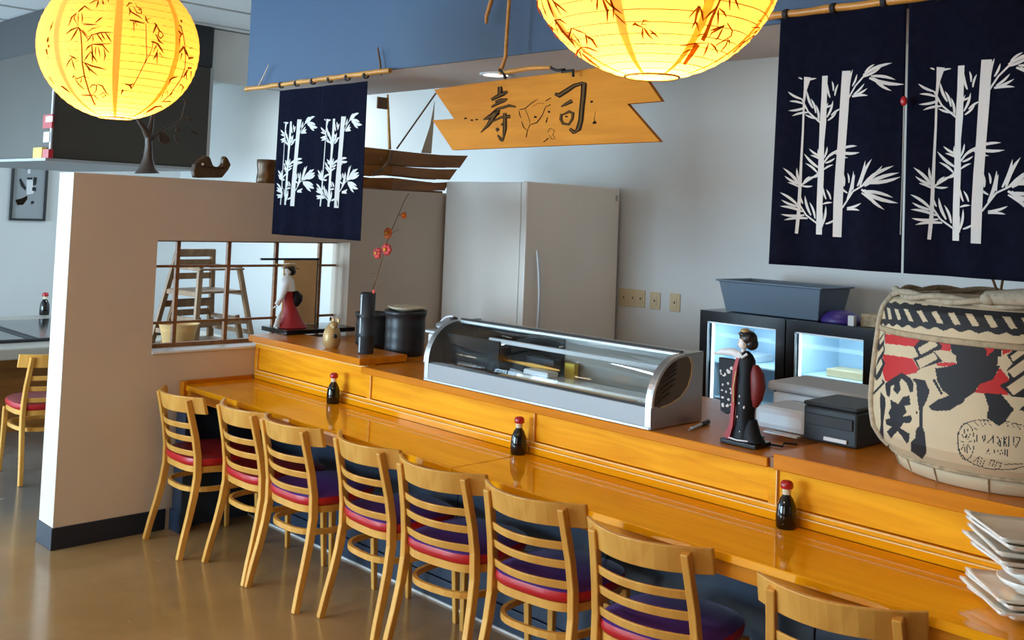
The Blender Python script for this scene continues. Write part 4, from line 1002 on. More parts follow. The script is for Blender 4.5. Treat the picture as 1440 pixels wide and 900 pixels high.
# left figurine (red kimono) in front of tan back panel
p = onz(408, 467, 1.04)
p = onz(404, 467, 1.04)
g1 = thing('dancer_figurine', (p.x, p.y, 1.041), 'red kimono dancer figurine with white sleeves on black display stand', 'figurine')
MB().box((-.13, -.085, 0), (.13, .36, .024), bev=.002).build('stand', 'black_gloss', g1)
g1.scale = (1.1, 1.1, 1.1)
loft([(.0, .03, .026, .075, .085), (.0, .025, .05, .060, .070), (.0, .02, .09, .045, .050), (.0, .01, .13, .036, .038), (.0, .0, .18, .030, .032), (.0, -.005, .215, .026, .027), (.0, -.01, .25, .032, .030), (.0, -.015, .285, .030, .028), (.0, -.015, .305, .012, .012)]).build('kimono', 'kimono_red', g1)
loft([(.0, -.07, .03, .012, .02), (.0, -.06, .08, .010, .012), (.0, -.045, .12, .004, .004)]).build('white_hem', 'kimono_white', g1)
loft([(.02, -.015, .225, .028, .036), (.01, -.02, .26, .036, .042), (.005, -.02, .29, .032, .034), (.0, -.018, .31, .014, .016)]).build('white_shawl', 'kimono_white', g1)
MB().tube([(.02, -.03, .275), (.035, -.055, .23), (.03, -.068, .19)], [.02, .018, .012], 12).build('sleeve', 'kimono_white', g1)
MB().tube([(.01, -.05, .20), (.0, -.075, .15)], [.016, .014], 12).build('sleeve', 'kimono_white', g1)
hand(g1, (.028, -.074, .178), (0, -1, -.3), 'skin_white'); hand(g1, (.0, -.082, .14), (0, -1, -.3), 'skin_white')
loft([(.02, .035, .14, .012, .012), (.02, .04, .17, .028, .030), (.02, .04, .20, .030, .030), (.015, .03, .225, .012, .012)]).build('black_sash', 'kimono_black', g1)
face(g1, (.005, -.018, .332), .022, math.radians(-70))
m = MB(); m.sphere((.0, -.004, .345), (.028, .030, .026), 16, 10); m.sphere((.0, .012, .33), (.02, .022, .022), 14, 8); h_ = m.build('hair', 'hair_black', g1)
m = MB(); m.tube([(.01, .05, .345), (.012, -.045, .366), (.012, -.10, .372)], .004, 6); m.sphere((.006, -.01, .366), (.03, .045, .010), 12, 6); m.tube([(.01, .02, .352), (.02, -.07, .352)], .002, 6); m.build('hair_pins', 'gold', h_)
XPn = p.x-.11
A = onx(447, 366, XPn); Bp = onx(441.5, 457, XPn)
dp = thing('display_panel', (XPn, A.y-.1, 1.066), 'tan wooden back panel standing behind the red dancer figurine', 'panel')
inv = Matrix.Translation(-dp.location)
yl = onx(398, 400, XPn).y
o = MB().box((XPn-.008, yl, 1.0685), (XPn+.004, A.y, A.z)).build('board', 'tan_panel', dp); o.matrix_parent_inverse = inv
yt = onx(366, 359, XPn).y
o = MB().box((XPn-.008, yt, A.z+.001), (XPn+.008, A.y+.004, A.z+.014)).build('black_top_bar', 'black_gloss', dp); o.matrix_parent_inverse = inv
o = MB().box((XPn-.006, A.y-.006, 1.0685), (XPn+.006, A.y+.002, A.z)).build('side_post', 'frame_black', dp); o.matrix_parent_inverse = inv

# ================================================================== FRIDGE, COOLERS, OUTLETS
fx0, fx1, fy0, fy1, fz = -5.40, -4.617, 4.65, 5.585, 2.015
fr = thing('upright_fridge', ((fx0+fx1)/2, fy0, 0), 'tall pale upright refrigerator against the back wall behind the sushi case', 'refrigerator')
inv = Matrix.Translation(-fr.location)
def FP(mb, nm, mt, **k): o = mb.build(nm, mt, fr, **k); o.matrix_parent_inverse = inv; return o
FP(MB().box((fx0, fy0, .05), (fx1-.055, fy1, fz-.005)), 'body', 'fridge_white', bevel=.006)
FP(MB().box((fx1-.05, fy0, .10), (fx1, fy1-.03, fz), bev=.008), 'door', 'fridge_white')
FP(MB().box((fx0+.05, fy0+.05, 0), (fx1-.1, fy1-.05, .05)), 'plinth', 'black_matte')
FP(MB().box((fx1-.054, fy0+.004, .1), (fx1-.05, fy1-.03, fz-.004)), 'door_gasket', 'steel_brushed')
m = MB(); pts = []
for i in range(13):
    q = i/12; a = onx(752.5, lerp(352, 466, q), fx1); pts.append((fx1+.006+.035*math.sin(PI*(.15+.7*q)), a.y, a.z))
FP(MB().bar(pts, .022, .012, side=(0, 1, 0)), 'door_handle', 'white_plastic', bevel=.003)
p = onx(867, 279, fx1); FP(MB().box((fx1+.0, p.y-.01, p.z-.02), (fx1+.004, p.y+.006, p.z+.02)), 'badge', 'steel')
# coolers
def cooler(x0, x1, label, seed):
    y0, zt = 5.0, 1.30; zb = .06
    t = thing('glass_door_cooler', ((x0+x1)/2, y0, 0), label, 'refrigerator', 0, 'black glass-door coolers'); inv = Matrix.Translation(-t.location)
    def P(mb, nm, mt, par=t, **k): o = mb.build(nm, mt, par, **k); o.matrix_parent_inverse = inv if par is t else Matrix(); return o
    m = MB(); th = .03
    m.box((x0, y0+.045, zb), (x0+th, y0+.55, zt)); m.box((x1-th, y0+.045, zb), (x1, y0+.55, zt)); m.box((x0+th, y0+.045, zt-th), (x1-th, y0+.55, zt)); m.box((x0+th, y0+.045, zb), (x1-th, y0+.55, zb+.12)); m.box((x0+th, y0+.53, zb+.12), (x1-th, y0+.55, zt-th))
    P(m, 'cabinet', 'black_gloss')
    m = MB(); e = .003
    m.box((x0+th, y0+.50, zb+.12), (x1-th, y0+.529, zt-th)); m.box((x0+th+e, y0+.06, zb+.12), (x0+th+.01, y0+.50, zt-th)); m.box((x1-th-.01, y0+.06, zb+.12), (x1-th-e, y0+.50, zt-th)); m.box((x0+th+.01, y0+.06, zt-th-.01), (x1-th-.01, y0+.50, zt-th-e))
    P(m, 'liner', 'interior_light_blue')
    d = P(MB(), 'door_frame', 'black_gloss')
    m = MB(); fw_ = .055
    m.box((x0, y0, zb), (x0+fw_, y0+.04, zt)); m.box((x1-fw_, y0, zb), (x1, y0+.04, zt)); m.box((x0+fw_, y0, zt-.06), (x1-fw_, y0+.04, zt)); m.box((x0+fw_, y0, zb), (x1-fw_, y0+.04, zb+.08))
    bpy.data.objects.remove(d); d = P(m, 'door_frame', 'black_gloss')
    P(MB().box((x0+fw_, y0+.018, zb+.08), (x1-fw_, y0+.024, zt-.06)), 'door_glass', 'clear_glass')
    m = MB(); m.box((x0+fw_-.002, y0-.002, zb+.08), (x0+fw_+.006, y0+.01, zt-.06)); m.box((x0+fw_, y0-.002, zt-.068), (x1-fw_, y0+.01, zt-.06)); P(m, 'door_bead', 'steel')
    for z in (.80, 1.0):
        P(MB().box((x0+.045, y0+.10, z), (x1-.045, y0+.47, z+.008)), 'shelf', 'interior_light_blue')
    P(MB().box((x0+.05, y0+.07, zt-.055), (x1-.05, y0+.09, zt-.042)), 'lamp_strip', 'led_tube')
    P(MB().box((x0+.04, y0+.055, .7), (x0+.052, y0+.075, zt-.07)), 'lamp_strip', 'led_tube')
    l = bpy.data.lights.new('cooler_light', 'AREA'); l.size = .35; l.energy = 2.0; l.color = (.62, .86, 1.0); lo = bpy.data.objects.new('cooler_light', l); COL.objects.link(lo); lo.parent = t; lo.location = (0, .12, zt-.065); lo.rotation_euler = (math.radians(28), 0, 0)
    return t
xm = ony(1105, 450, 5.0).x; xl = ony(985, 435, 5.0).x; xr = ony(1224, 462, 5.0).x
cooler(xl, xm-.004, 'left black glass-door cooler under the grey bin, lit light blue inside', 1)
cooler(xm+.004, xr+.02, 'right black glass-door cooler beside the sake barrel, lit light blue inside', 2)
def item(x0, x1, y0, y1, z0, z1, mt, name, label, cat, group=None, bev=.004):
    o = MB().box((x0, y0, z0), (x1, y1, z1), bev=bev).build(name, mt, None, loc=((x0+x1)/2, (y0+y1)/2, z0)); return tag(o, label, cat, group)
item(xl+.36, xl+.45, 5.36, 5.40, 1.009, 1.19, 'straw', 'food_packet', 'speckled packet standing on the top shelf of the left cooler', 'packet')
item(xl+.10, xl+.24, 5.2, 5.4, 1.009, 1.05, 'white_plastic', 'plastic_box', 'flat white box on the top shelf of the left cooler', 'box')
item(xm+.34, xm+.44, 5.36, 5.40, 1.009, 1.20, 'straw', 'food_packet', 'grey-brown packet standing on the top shelf of the right cooler', 'packet')
item(xm+.16, xm+.40, 5.15, 5.30, 1.009, 1.05, 'cream_plastic', 'plastic_box', 'long cream box on the top shelf of the right cooler', 'box')
item(xm+.10, xm+.36, 5.15, 5.35, .809, .86, 'white_plastic', 'plastic_box', 'wide white box on the lower shelf of the right cooler', 'box')
# grey bin on coolers
p0 = ony(1018, 430, 5.05); p1 = ony(1148, 440, 5.05)
zt = 1.302
A = ony(1006, 392, 5.03); B = ony(1160, 404, 5.03); bh = A.z-zt
t = thing('storage_bin', ((p0.x+p1.x)/2, 5.2, zt), 'slate grey plastic bin with flared rim on the left cooler', 'bin')
wx = (p1.x-p0.x)/2; wt = (B.x-A.x)/2-.01; m = MB()
def rect(w_, d_, z): return [(-w_, -d_, z), (w_, -d_, z), (w_, d_, z), (-w_, d_, z)]
vs = rect(wx, .13, .001)+rect(wt-.015, .165, bh-.01)+rect(wt, .18, bh-.01)+rect(wt, .18, bh)+rect(wt-.018, .16, bh)+rect(wx-.006, .124, .006)
fs = [(3, 2, 1, 0)]+[(r*4+k, r*4+(k+1) % 4, r*4+4+(k+1) % 4, r*4+4+k) for r in range(5) for k in range(4)]+[(20, 21, 22, 23)]
m.add(vs, fs).build('bin_body', 'grey_plastic', t, bevel=.004)
p = ony(1180, 447, 5.1)
t = thing('upturned_bowl', (p.x-.02, 5.16, 1.302), 'purple upturned bowl on the right cooler', 'bowl')
MB().lathe([(.105, 0), (.108, .006), (.098, .030), (.07, .052), (.035, .062), (.001, .064)], 32).build('bowl_shell', 'purple_plastic', t)
item(p.x+.14, p.x+.27, 5.06, 5.2, 1.302, 1.365, 'straw_dark', 'small_box', 'small grey box at the right end on the right cooler', 'box')
item(p.x+.10, p.x+.135, 5.0, 5.03, 1.302, 1.355, 'paper_white', 'paper_scrap', 'small white paper piece between the purple bowl and the grey box', 'paper')
# outlets on the back wall
def outlet(px0, px1, py0, py1, label, gangs, mt='cream_plastic'):
    a = ony(px0, py0, YB); b = ony(px1, py1, YB)
    t = thing('wall_outlet', ((a.x+b.x)/2, YB, (a.z+b.z)/2), label, 'outlet', 0, 'outlet plates on the back wall'); inv = Matrix.Translation(-t.location)
    o = MB().box((a.x, YB-.008, b.z), (b.x, YB-.0005, a.z), bev=.003).build('cover_plate', mt, t); o.matrix_parent_inverse = inv
    for k in range(gangs):
        x = lerp(a.x, b.x, (k+.5)/gangs); zc = (a.z+b.z)/2
        o = MB().box((x-.016, YB-.011, zc-.035), (x+.016, YB-.008, zc+.035), bev=.002).build('socket_face', mt, t); o.matrix_parent_inverse = inv
        o = MB().box((x-.004, YB-.0125, zc-.008), (x+.004, YB-.011, zc+.008)).build('slot', 'black_matte', t); o.matrix_parent_inverse = inv
outlet(872, 885, 405, 431, 'outlet plate tucked against the fridge edge', 1)
outlet(886, 907, 406, 433, 'double-width outlet plate right of the fridge', 2)
outlet(915, 928.5, 410, 436, 'middle single outlet plate on the back wall', 1)
outlet(943, 956.5, 412, 439, 'rightmost single outlet plate on the back wall', 1)

# ================================================================== PRINTERS
p = onz(1098, 612, 1.0)
t = thing('office_printer', (-2.06, 3.80, 1.021), 'pale office printer with grey lid behind the black kimono figurine', 'printer')
MB().box((-.23, -.04, 0), (.27, .24, .11), bev=.012).build('case', 'white_plastic', t)
MB().box((-.25, -.05, .113), (.28, .24, .150), bev=.012).build('lid', 'printer_lid', t)
MB().box((-.17, -.27, .0), (.06, -.045, .088), bev=.025).build('paper_output', 'white_plastic', t)
MB().box((-.10, -.31, -.002), (.04, -.275, .004)).build('paper_tray', 'paper_white', t)
A = onz(1126, 622, 1.0)
t = thing('receipt_printer', (-1.895, 3.585, 1.021), 'compact black receipt printer between the figurine and the sake barrel', 'printer')
MB().box((-.105, -.085, 0), (.105, .16, .125), bev=.008).build('case', 'dark_plastic', t)
MB().box((-.107, -.087, .126), (.107, .162, .142), bev=.008).build('lid', 'dark_plastic', t)
MB().box((-.09, -.092, .06), (.09, -.086, .10), bev=.002).build('front_flap', 'black_matte', t)
MB().box((-.02, -.093, .012), (.07, -.086, .026), bev=.002).build('label_strip', 'paper_white', t)
o = MB().tube([(-2.0, 3.46, 1.006), (-2.03, 3.42, 1.01), (-2.01, 3.38, 1.006), (-2.10, 3.36, 1.006), (-2.14, 3.46, 1.006)], .004, 8).build('power_cable', 'black_strap', None, loc=(-2.0, 3.46, 1.006)); tag(o, 'black cable looping on the ledge beside the receipt printer', 'cable')

# ================================================================== SAKE BARREL
bd = ray(1412, 560); Yc = 3.585
BC = Vector((bd.x/bd.y*Yc, Yc, 1.02))
dep = (BC-EYE).dot(fw)
ppm = F/dep
sb_ = thing('sake_barrel', BC, 'straw-wrapped sake barrel with red and black brush artwork at the right end', 'barrel')
HB = .553
prof = [(.330, .045), (.345, .06), (.372, .085), (.393, .12), (.402, .17), (.404, .22), (.400, .29), (.394, .36), (.388, .42), (.383, .465), (.377, .50), (.368, .53), (.348, .55)]
def O(pts, ox, oy): return [(ox+x/5, oy+y/5) for x, y in pts]
c1 = lambda P: O(P, 1215, 380)
c2 = lambda P: O(P, 1320, 380)
c3 = lambda P: O(P, 1215, 520)
c4 = lambda P: O(P, 1320, 540)
# rope band edge: scalloped
bandU = []; bandL = []
for i in range(0, 121):
    x = 1233+i*2.2
    cu = 424+(x-1237)*.066; cl_ = 456+(x-1237)*.078
    ph = math.asin(max(-1, min(1, (x-1412)/176)))/(26.2/176)*2*PI
    bandU.append((x, cu-1.6*math.cos(ph+.6))); bandL.append((x, cl_+2.0*math.cos(ph+2.4)))
shapes = [('k', bandU+bandL[::-1])]
for P in ([(108,262),(140,264),(152,342),(112,342)], [(160,262),(182,268),(198,345),(175,345)], [(212,270),(240,275),(262,348),(238,348)], [(278,272),(308,275),(346,358),(318,360)], [(368,284),(405,284),(450,362),(418,364)], [(470,290),(512,290),(558,374),(518,374)]): shapes.append(('c', c1(P)))
for P in ([(62,298),(108,298),(155,382),(110,384)], [(186,305),(235,308),(288,392),(236,392)], [(316,312),(368,315),(420,402),(366,402)], [(446,322),(500,325),(552,410),(505,412)], [(578,335),(632,338),(684,420),(636,422)], [(708,345),(758,348),(808,430),(762,432)]): shapes.append(('c', c2(P)))
R_ = [c1([(148,448),(395,475),(408,495),(370,540),(148,515)]), c1([(135,590),(340,620),(380,690),(370,720),(200,760),(190,785),(150,780),(125,700)]), c1([(85,435),(112,445),(92,490)]),
      c2([(-10,490),(120,495),(80,570),(20,565),(5,540)]), c2([(-15,655),(35,648),(120,650),(120,678),(35,675),(-10,672)]), c2([(305,512),(420,520),(412,545),(335,615)]), c2([(440,525),(500,530),(515,570),(450,595)]), c2([(430,685),(500,770),(430,810),(500,880),(250,862),(290,800),(380,770)])]
for P in R_: shapes.append(('r', P))
shapes += [('k', c1([(350,540),(400,480),(480,475),(550,530),(540,560),(490,570),(555,640),(400,690),(360,725),(385,690),(345,620),(385,605)])),
 ('c', c1([(378,548),(485,488),(520,530),(400,595)])), ('c', c1([(368,635),(490,578),(520,622),(395,690)])),
 ('k', [(1336,484),(1350,478.4),(1378,483),(1387,492),(1387,502),(1404,487),(1409,489),(1408,500),(1404,510),(1406,516),(1396,534),(1378,540),(1370,552),(1358,560),(1354,566),(1336,577),(1320,578),(1311,577),(1306,571),(1319,562),(1335,556),(1326,550),(1318,536),(1315,518),(1330,516),(1345,512),(1345,500),(1339,497)]),
 ('c', [(1404,502),(1412,500),(1423,511),(1412,517),(1402,514)]),
 ('k', c1([(480,770),(500,765),(555,870),(540,875)])),
 ('k', c4([(320,65),(440,70),(530,180),(480,245),(465,270),(425,297),(340,240),(350,160)])),
 ('k', c2([(470,520),(700,520),(700,900),(520,890),(430,810),(500,770),(480,700),(520,655),(480,600),(515,570)])),
 ('c', c2([(502,605),(600,535),(640,560),(525,645)])), ('c', c2([(487,708),(600,630),(640,680),(525,755)])), ('c', c2([(477,820),(600,740),(640,800),(525,880)])), ('c', c2([(500,525),(575,525),(540,550)])),
 ('c', c2([(620,660),(700,600),(700,680),(650,700)])), ('c', c2([(620,790),(700,730),(700,800),(650,830)])), ('k', c4([(560,185),(600,155),(660,160),(660,200)])),
 ('k', c3([(118,155),(150,200),(152,250),(135,380),(140,490),(128,500),(105,470),(118,380),(112,200)])),
 ('k', c3([(150,95),(200,60),(265,20),(330,60),(350,100),(345,155),(325,160),(300,95),(265,60),(250,85),(258,140),(235,175),(205,140),(215,105),(190,115),(180,195),(160,180),(150,130)])),
 ('k', c3([(340,65),(365,60),(430,75),(462,150),(440,220),(415,265),(380,250),(375,200),(368,100)])),
 ('k', c3([(385,250),(415,260),(412,400),(430,450),(440,580),(410,630),(330,570),(330,510),(360,480),(365,420),(390,395)])),
 ('k', c3([(185,210),(240,240),(275,190),(320,180),(328,245),(285,255),(300,300),(265,330),(330,320),(340,350),(320,378),(280,370),(255,410),(320,450),(318,500),(300,520),(260,460),(235,430),(190,483),(160,435),(195,400),(155,385),(150,350),(185,340),(170,300),(190,270)])),
 ('k', c3([(365,290),(375,290),(375,308),(365,308)])),
 ('k', c1([(95,520),(110,480),(150,430),(150,470),(140,520),(148,560),(128,620),(150,650),(125,720),(115,750),(150,790),(65,880),(65,860),(100,800),(68,740),(80,690),(100,620)])),
 ('c', c1([(108,500),(145,445),(145,485),(112,525)])), ('c', c1([(95,585),(135,530),(138,560),(100,620)])), ('c', c1([(85,680),(120,620),(132,660),(85,740)])), ('c', c1([(75,790),(120,745),(130,790),(72,850)]))]
lines = []   # stamp lines (polyline px, half width px)
def ell(cx_, cy_, rx, ry, a0, a1, rot=0, n=26):
    P = []
    for i in range(n+1):
        a = math.radians(lerp(a0, a1, i/n)); P.append((cx_+rx*math.cos(a)*math.cos(rot)-ry*math.sin(a)*math.sin(rot), cy_+rx*math.cos(a)*math.sin(rot)+ry*math.sin(a)*math.cos(rot)))
    return P
def D(P, w_=.55): lines.append((c4(P), w_))
D([(600,580),(520,600),(430,602),(330,592),(250,565),(190,530),(150,480),(132,420),(135,350),(160,300),(200,272),(260,255),(340,252),(420,258),(520,272),(620,300)], .6)
D(ell(192, 405, 58, 128, 0, 360), .6)
for a in range(0, 360, 36):
    ca, sa_ = math.cos(math.radians(a)), math.sin(math.radians(a)); D([(192+16*ca, 405+30*sa_), (192+38*ca, 405+90*sa_)], .6)
for L_ in ([(272,355),(268,402)],[(305,362),(320,408),(330,355)],[(345,415),(388,360),(384,415)],[(412,370),(430,395),(415,420),(432,438),(440,380)],[(462,372),(460,438)],[(478,375),(462,400),(478,436)],[(495,370),(492,440)],[(530,375),(522,420),(545,442),(575,380),(540,372)],[(545,442),(575,380)],[(335,490),(350,460),(358,492)],[(392,462),(388,498)],[(415,465),(412,500)],[(432,498),(440,465),(455,500)],[(468,462),(466,502)],[(484,462),(482,505)],
          [(245,545),(285,510),(270,560)],[(305,520),(290,570)],[(325,530),(308,578)],[(350,575),(368,535),(395,540),(375,580)],[(395,585),(412,548),(440,558),(425,596)],[(255,270),(280,290)],[(290,262),(310,295)],[(318,258),(330,290)],[(345,262),(372,295)],[(480,275),(490,300)],[(510,275),(535,310)],[(545,285),(575,320)],[(465,565),(590,562)],[(250,310),(275,325)]): D(L_, .75 if L_[0][1] < 450 and L_[0][1] > 340 else .5)
bbx = []
for k, P in shapes: bbx.append((min(p_[0] for p_ in P), max(p_[0] for p_ in P), min(p_[1] for p_ in P), max(p_[1] for p_ in P)))
def inside(P, x, y):
    c_ = False; j = len(P)-1
    for i in range(len(P)):
        xi, yi = P[i]; xj, yj = P[j]
        if (yi > y) != (yj > y) and x < (xj-xi)*(y-yi)/(yj-yi)+xi: c_ = not c_
        j = i
    return c_
lb = [(min(p_[0] for p_ in P)-1, max(p_[0] for p_ in P)+1, min(p_[1] for p_ in P)-1, max(p_[1] for p_ in P)+1) for P, _ in lines]
def ink(x, y):
    if x > 1462: x = 2924-x      # the artwork repeats round the barrel
    if x < 1215: return 0
    r = 0
    for (k, P), b in zip(shapes, bbx):
        if b[0] <= x <= b[1] and b[2] <= y <= b[3] and inside(P, x, y): r = {'c': 0, 'k': 1, 'r': 2}[k]
    if r == 0 and x > 1340 and y > 585:
        for (P, w_), b in zip(lines, lb):
            if b[0] <= x <= b[1] and b[2] <= y <= b[3]:
                for i in range(len(P)-1):
                    ax, ay = P[i]; bx, by = P[i+1]; dx, dy = bx-ax, by-ay; q = max(0, min(1, ((x-ax)*dx+(y-ay)*dy)/(dx*dx+dy*dy+1e-9)))
                    if math.hypot(x-ax-dx*q, y-ay-dy*q) < w_: return 1
    return r
# fine front half (printed), coarse back
def pr_r(z):
    for (r0, z0_), (r1, z1_) in zip(prof, prof[1:]):
        if z <= z1_: 
            q = (z-z0_)/(z1_-z0_); q = max(0, q); return lerp(r0, r1, q)
    return prof[-1][0]
az0 = math.atan2(-BC.y, -BC.x)
m = MB(); NT, NZ = 440, 190
vs = []; fs = []; mi = []
grid = []
for j in range(NZ+1):
    z = lerp(.045, .55, j/NZ); r = pr_r(z)
    for i in range(NT+1):
        a = az0-PI*.55+PI*1.1*i/NT; vs.append(Vector((r*math.cos(a), r*math.sin(a), z)))
px = [proj(v+BC) for v in vs]
for j in range(NZ):
    for i in range(NT):
        q = j*(NT+1)+i; x_, y_ = px[q]; x2, y2 = px[q+NT+2]; fs.append((q, q+1, q+NT+2, q+NT+1)); mi.append(ink((x_+x2)/2, (y_+y2)/2))
b0 = len(m.v); m.v += vs; m.f += [list(f_) for f_ in fs]; m.mi += mi; m.sm += [True]*len(fs)
vs = []; fs = []
for j in range(25):
    z = lerp(.045, .55, j/24); r = pr_r(z)
    for i in range(41): a = az0+PI*.55+PI*.9*i/40; vs.append((r*math.cos(a), r*math.sin(a), z))
for j in range(24):
    for i in range(40): q = j*41+i; fs.append((q, q+1, q+42, q+41))
m.add(vs, fs, 0, True)
m.build('wrapped_body', ['barrel_cream', 'ink_black', 'ink_red'], sb_)
MB().lathe([(.35, .548), (.335, .560), (.30, .563), (.001, .563)], 48, cap=False).build('straw_lid', 'straw', sb_)
MB().lathe([(.300, 0), (.318, .006), (.326, .03), (.334, .05), (.30, .05)], 60, cap=True).build('base_wrap', 'barrel_cream', sb_)
m = MB()
for k, a in enumerate((az0-1.35, az0-.98, az0-.62, az0-.12, az0+.5, az0+.9, az0+1.3, az0+1.8, az0+2.4, az0+3.0, az0+3.6)):
    m.tube([(.318*math.cos(a), .318*math.sin(a), .004), (.336*math.cos(a), .336*math.sin(a), .05)], .0028, 6)
m.build('base_seams', 'straw_dark', sb_)
# ropes
def rope(t, R, z, r, name, a0=0, a1=2*PI, n=120, mt='rope', drop=lambda a: 0):
    m = MB()
    for s_ in range(2):
        pts = []
        for i in range(n+1):
            a = lerp(a0, a1, i/n); ph = a*R/(r*3.2)*1.0+PI*s_
            pts.append(((R+math.cos(ph)*r*.55)*math.cos(a), (R+math.cos(ph)*r*.55)*math.sin(a), z+math.sin(ph)*r*.55+drop(a)))
        m.tube(pts, r*.62, 8)
    return m.build(name, mt, t)
rope(sb_, .338, .572, .016, 'top_rope', n=240)
MB().lathe([(.3865, .448), (.3885, .452), (.3865, .470), (.384, .474)][::1], 72, cap=False).build('hoop', 'straw_dark', sb_)
o = MB().tube([(pr_r(.451)*math.cos(a)*1.004, pr_r(.451)*math.sin(a)*1.004, .451) for a in [2*PI*k/72 for k in range(72)]], .010, 8, closed=True, flat=.35).build('middle_band', 'straw_mid', sb_)
MB().tube([(pr_r(.06)*math.cos(a)*1.0, pr_r(.06)*math.sin(a)*1.0, .055) for a in [2*PI*k/72 for k in range(72)]], .006, 8, closed=True).build('lower_cord', 'straw_dark', sb_)
sb_.children
for ob in list(sb_.children):
    if ob.name.startswith('hoop'): bpy.data.objects.remove(ob)
# side straps seen on the left flank
azL = az0-1.42
MB().tube([((pr_r(z)+.006)*math.cos(azL), (pr_r(z)+.006)*math.sin(azL), z) for z in [.06+.02*k for k in range(24)]]+[(.352*math.cos(azL), .352*math.sin(azL), .562), (.2*math.cos(azL), .2*math.sin(azL), .575)], .010, 8).build('side_rope', 'rope', sb_)
# knot bundle on top
aK = az0+.10; kx, ky = .345*math.cos(az0-.13), .345*math.sin(az0-.13)
MB().sphere((kx, ky, .585), (.026, .026, .020), 16, 10).build('rope_knot', 'rope', sb_)
MB().tube([(kx-.01, ky, .588), (kx+.10, ky+.0, .598), (kx+.22, ky+.02, .598), (kx+.36, ky+.10, .590)], [.020, .026, .026, .020], 12).build('rope_bundle', 'rope', sb_)
q0 = Vector((BC.x+kx+.03, BC.y+ky, 1.02+.59))
for k, (dx, dz) in enumerate(((-.05, .10), (.0, .11))):
    o = MB().tube([q0, q0+Vector((dx*.5, .02, dz*.45)), q0+Vector((dx, .05, dz*.75))], .004, 8).build('dark_twig', 'dark_branch', None, loc=q0); tag(o, ('left' if k == 0 else 'right')+' one of two dark twigs rising above the sake barrel rope', 'twig', 'twigs on the barrel')

# ================================================================== PLATES
def plate(loc, size, rz, tilt, label, h=.022):
    t = thing('square_plate', loc, label, 'plate', rz, 'stack of white plates'); t.rotation_euler = (tilt[0], tilt[1], rz)
    N = 12; vs = []; fs = []; s_ = size/2
    for lay in (0, 1):
        for i in range(N+1):
            for j in range(N+1):
                u, v = -1+2*i/N, -1+2*j/N; k = max(abs(u), abs(v)); ed = (1-min(abs(u), abs(v))*.0)
                z = h*max(0, (k-.45)/.55)**1.6+.25*h*(abs(u*v))**3; sh = 1-.05*(abs(u)*abs(v)) if False else 1
                cu = u*s_*(1-.06*(1-abs(v)**2)*abs(u)); cv = v*s_*(1-.06*(1-abs(u)**2)*abs(v))
                vs.append((cu, cv, z+.008*lay))
    M = (N+1)**2
    for i in range(N):
        for j in range(N): q = i*(N+1)+j; fs.append((q, q+1, q+N+2, q+N+1)); fs.append((M+q, M+q+N+1, M+q+N+2, M+q+1))
    ring = [i*(N+1) for i in range(N+1)]+[N*(N+1)+j for j in range(1, N+1)]+[i*(N+1)+N for i in range(N-1, -1, -1)]+[j for j in range(N-1, 0, -1)]
    for a, b in zip(ring, ring[1:]+ring[:1]): fs.append((a, b, M+b, M+a))
    MB().add(vs, fs, 0, True).build('dish', 'white_china', t)
    m = MB(); q = size*.22; m.add([(-q, -q, -.003), (q, -q, -.003), (q, q, -.003), (-q, q, -.003), (-q, -q, .002), (q, -q, .002), (q, q, .002), (-q, q, .002)], [(3, 2, 1, 0), (0, 1, 5, 4), (1, 2, 6, 5), (2, 3, 7, 6), (3, 0, 4, 7)]); m.build('foot', 'white_china', t)
    return t
PX, PY = -1.045, 3.02
names = ['lowest square white plate of the stack on the counter', 'second plate from the bottom of the white stack', 'third plate from the bottom of the white stack', 'fourth plate from the bottom, just under the little bowls', 'plate directly above the little bowls in the white stack', 'wide flat plate in the upper middle of the white stack', 'third plate from the top of the white stack', 'second plate from the top of the white stack, corner raised', 'topmost square plate of the white stack beside the sake barrel']
specs = [(.788, .22, 50, (0, 0)), (.800, .255, 44, (.02, 0)), (.816, .24, 47, (.02, .02)), (.828, .235, 42, (.02, -.01)),
         (.905, .22, 46, (.0, .02)), (.925, .255, 44, (.02, .03)), (.945, .235, 40, (.03, .03)), (.965, .24, 47, (.03, .06)), (.980, .24, 44, (.02, .05))]
for (z, s_, rz, tl), nm in zip(specs, names): plate((PX+random.uniform(-.008, .008), PY, z), s_, math.radians(rz), tl, nm)
for k, z in enumerate((.845, .872)):
    t = thing('small_bowl', (PX+.01*k, PY, z), ('lower' if k == 0 else 'upper')+' small white bowl held in the middle of the plate stack', 'bowl', 0, 'little bowls in the plate stack')
    MB().lathe([(.035, 0), (.036, .006), (.07, .022), (.080, .036), (.077, .037), (.06, .02), (.001, .012)], 32, cap=True).build('bowl_body', 'white_china', t)

# ================================================================== ON THE PARTITION TOP
XT = -5.5
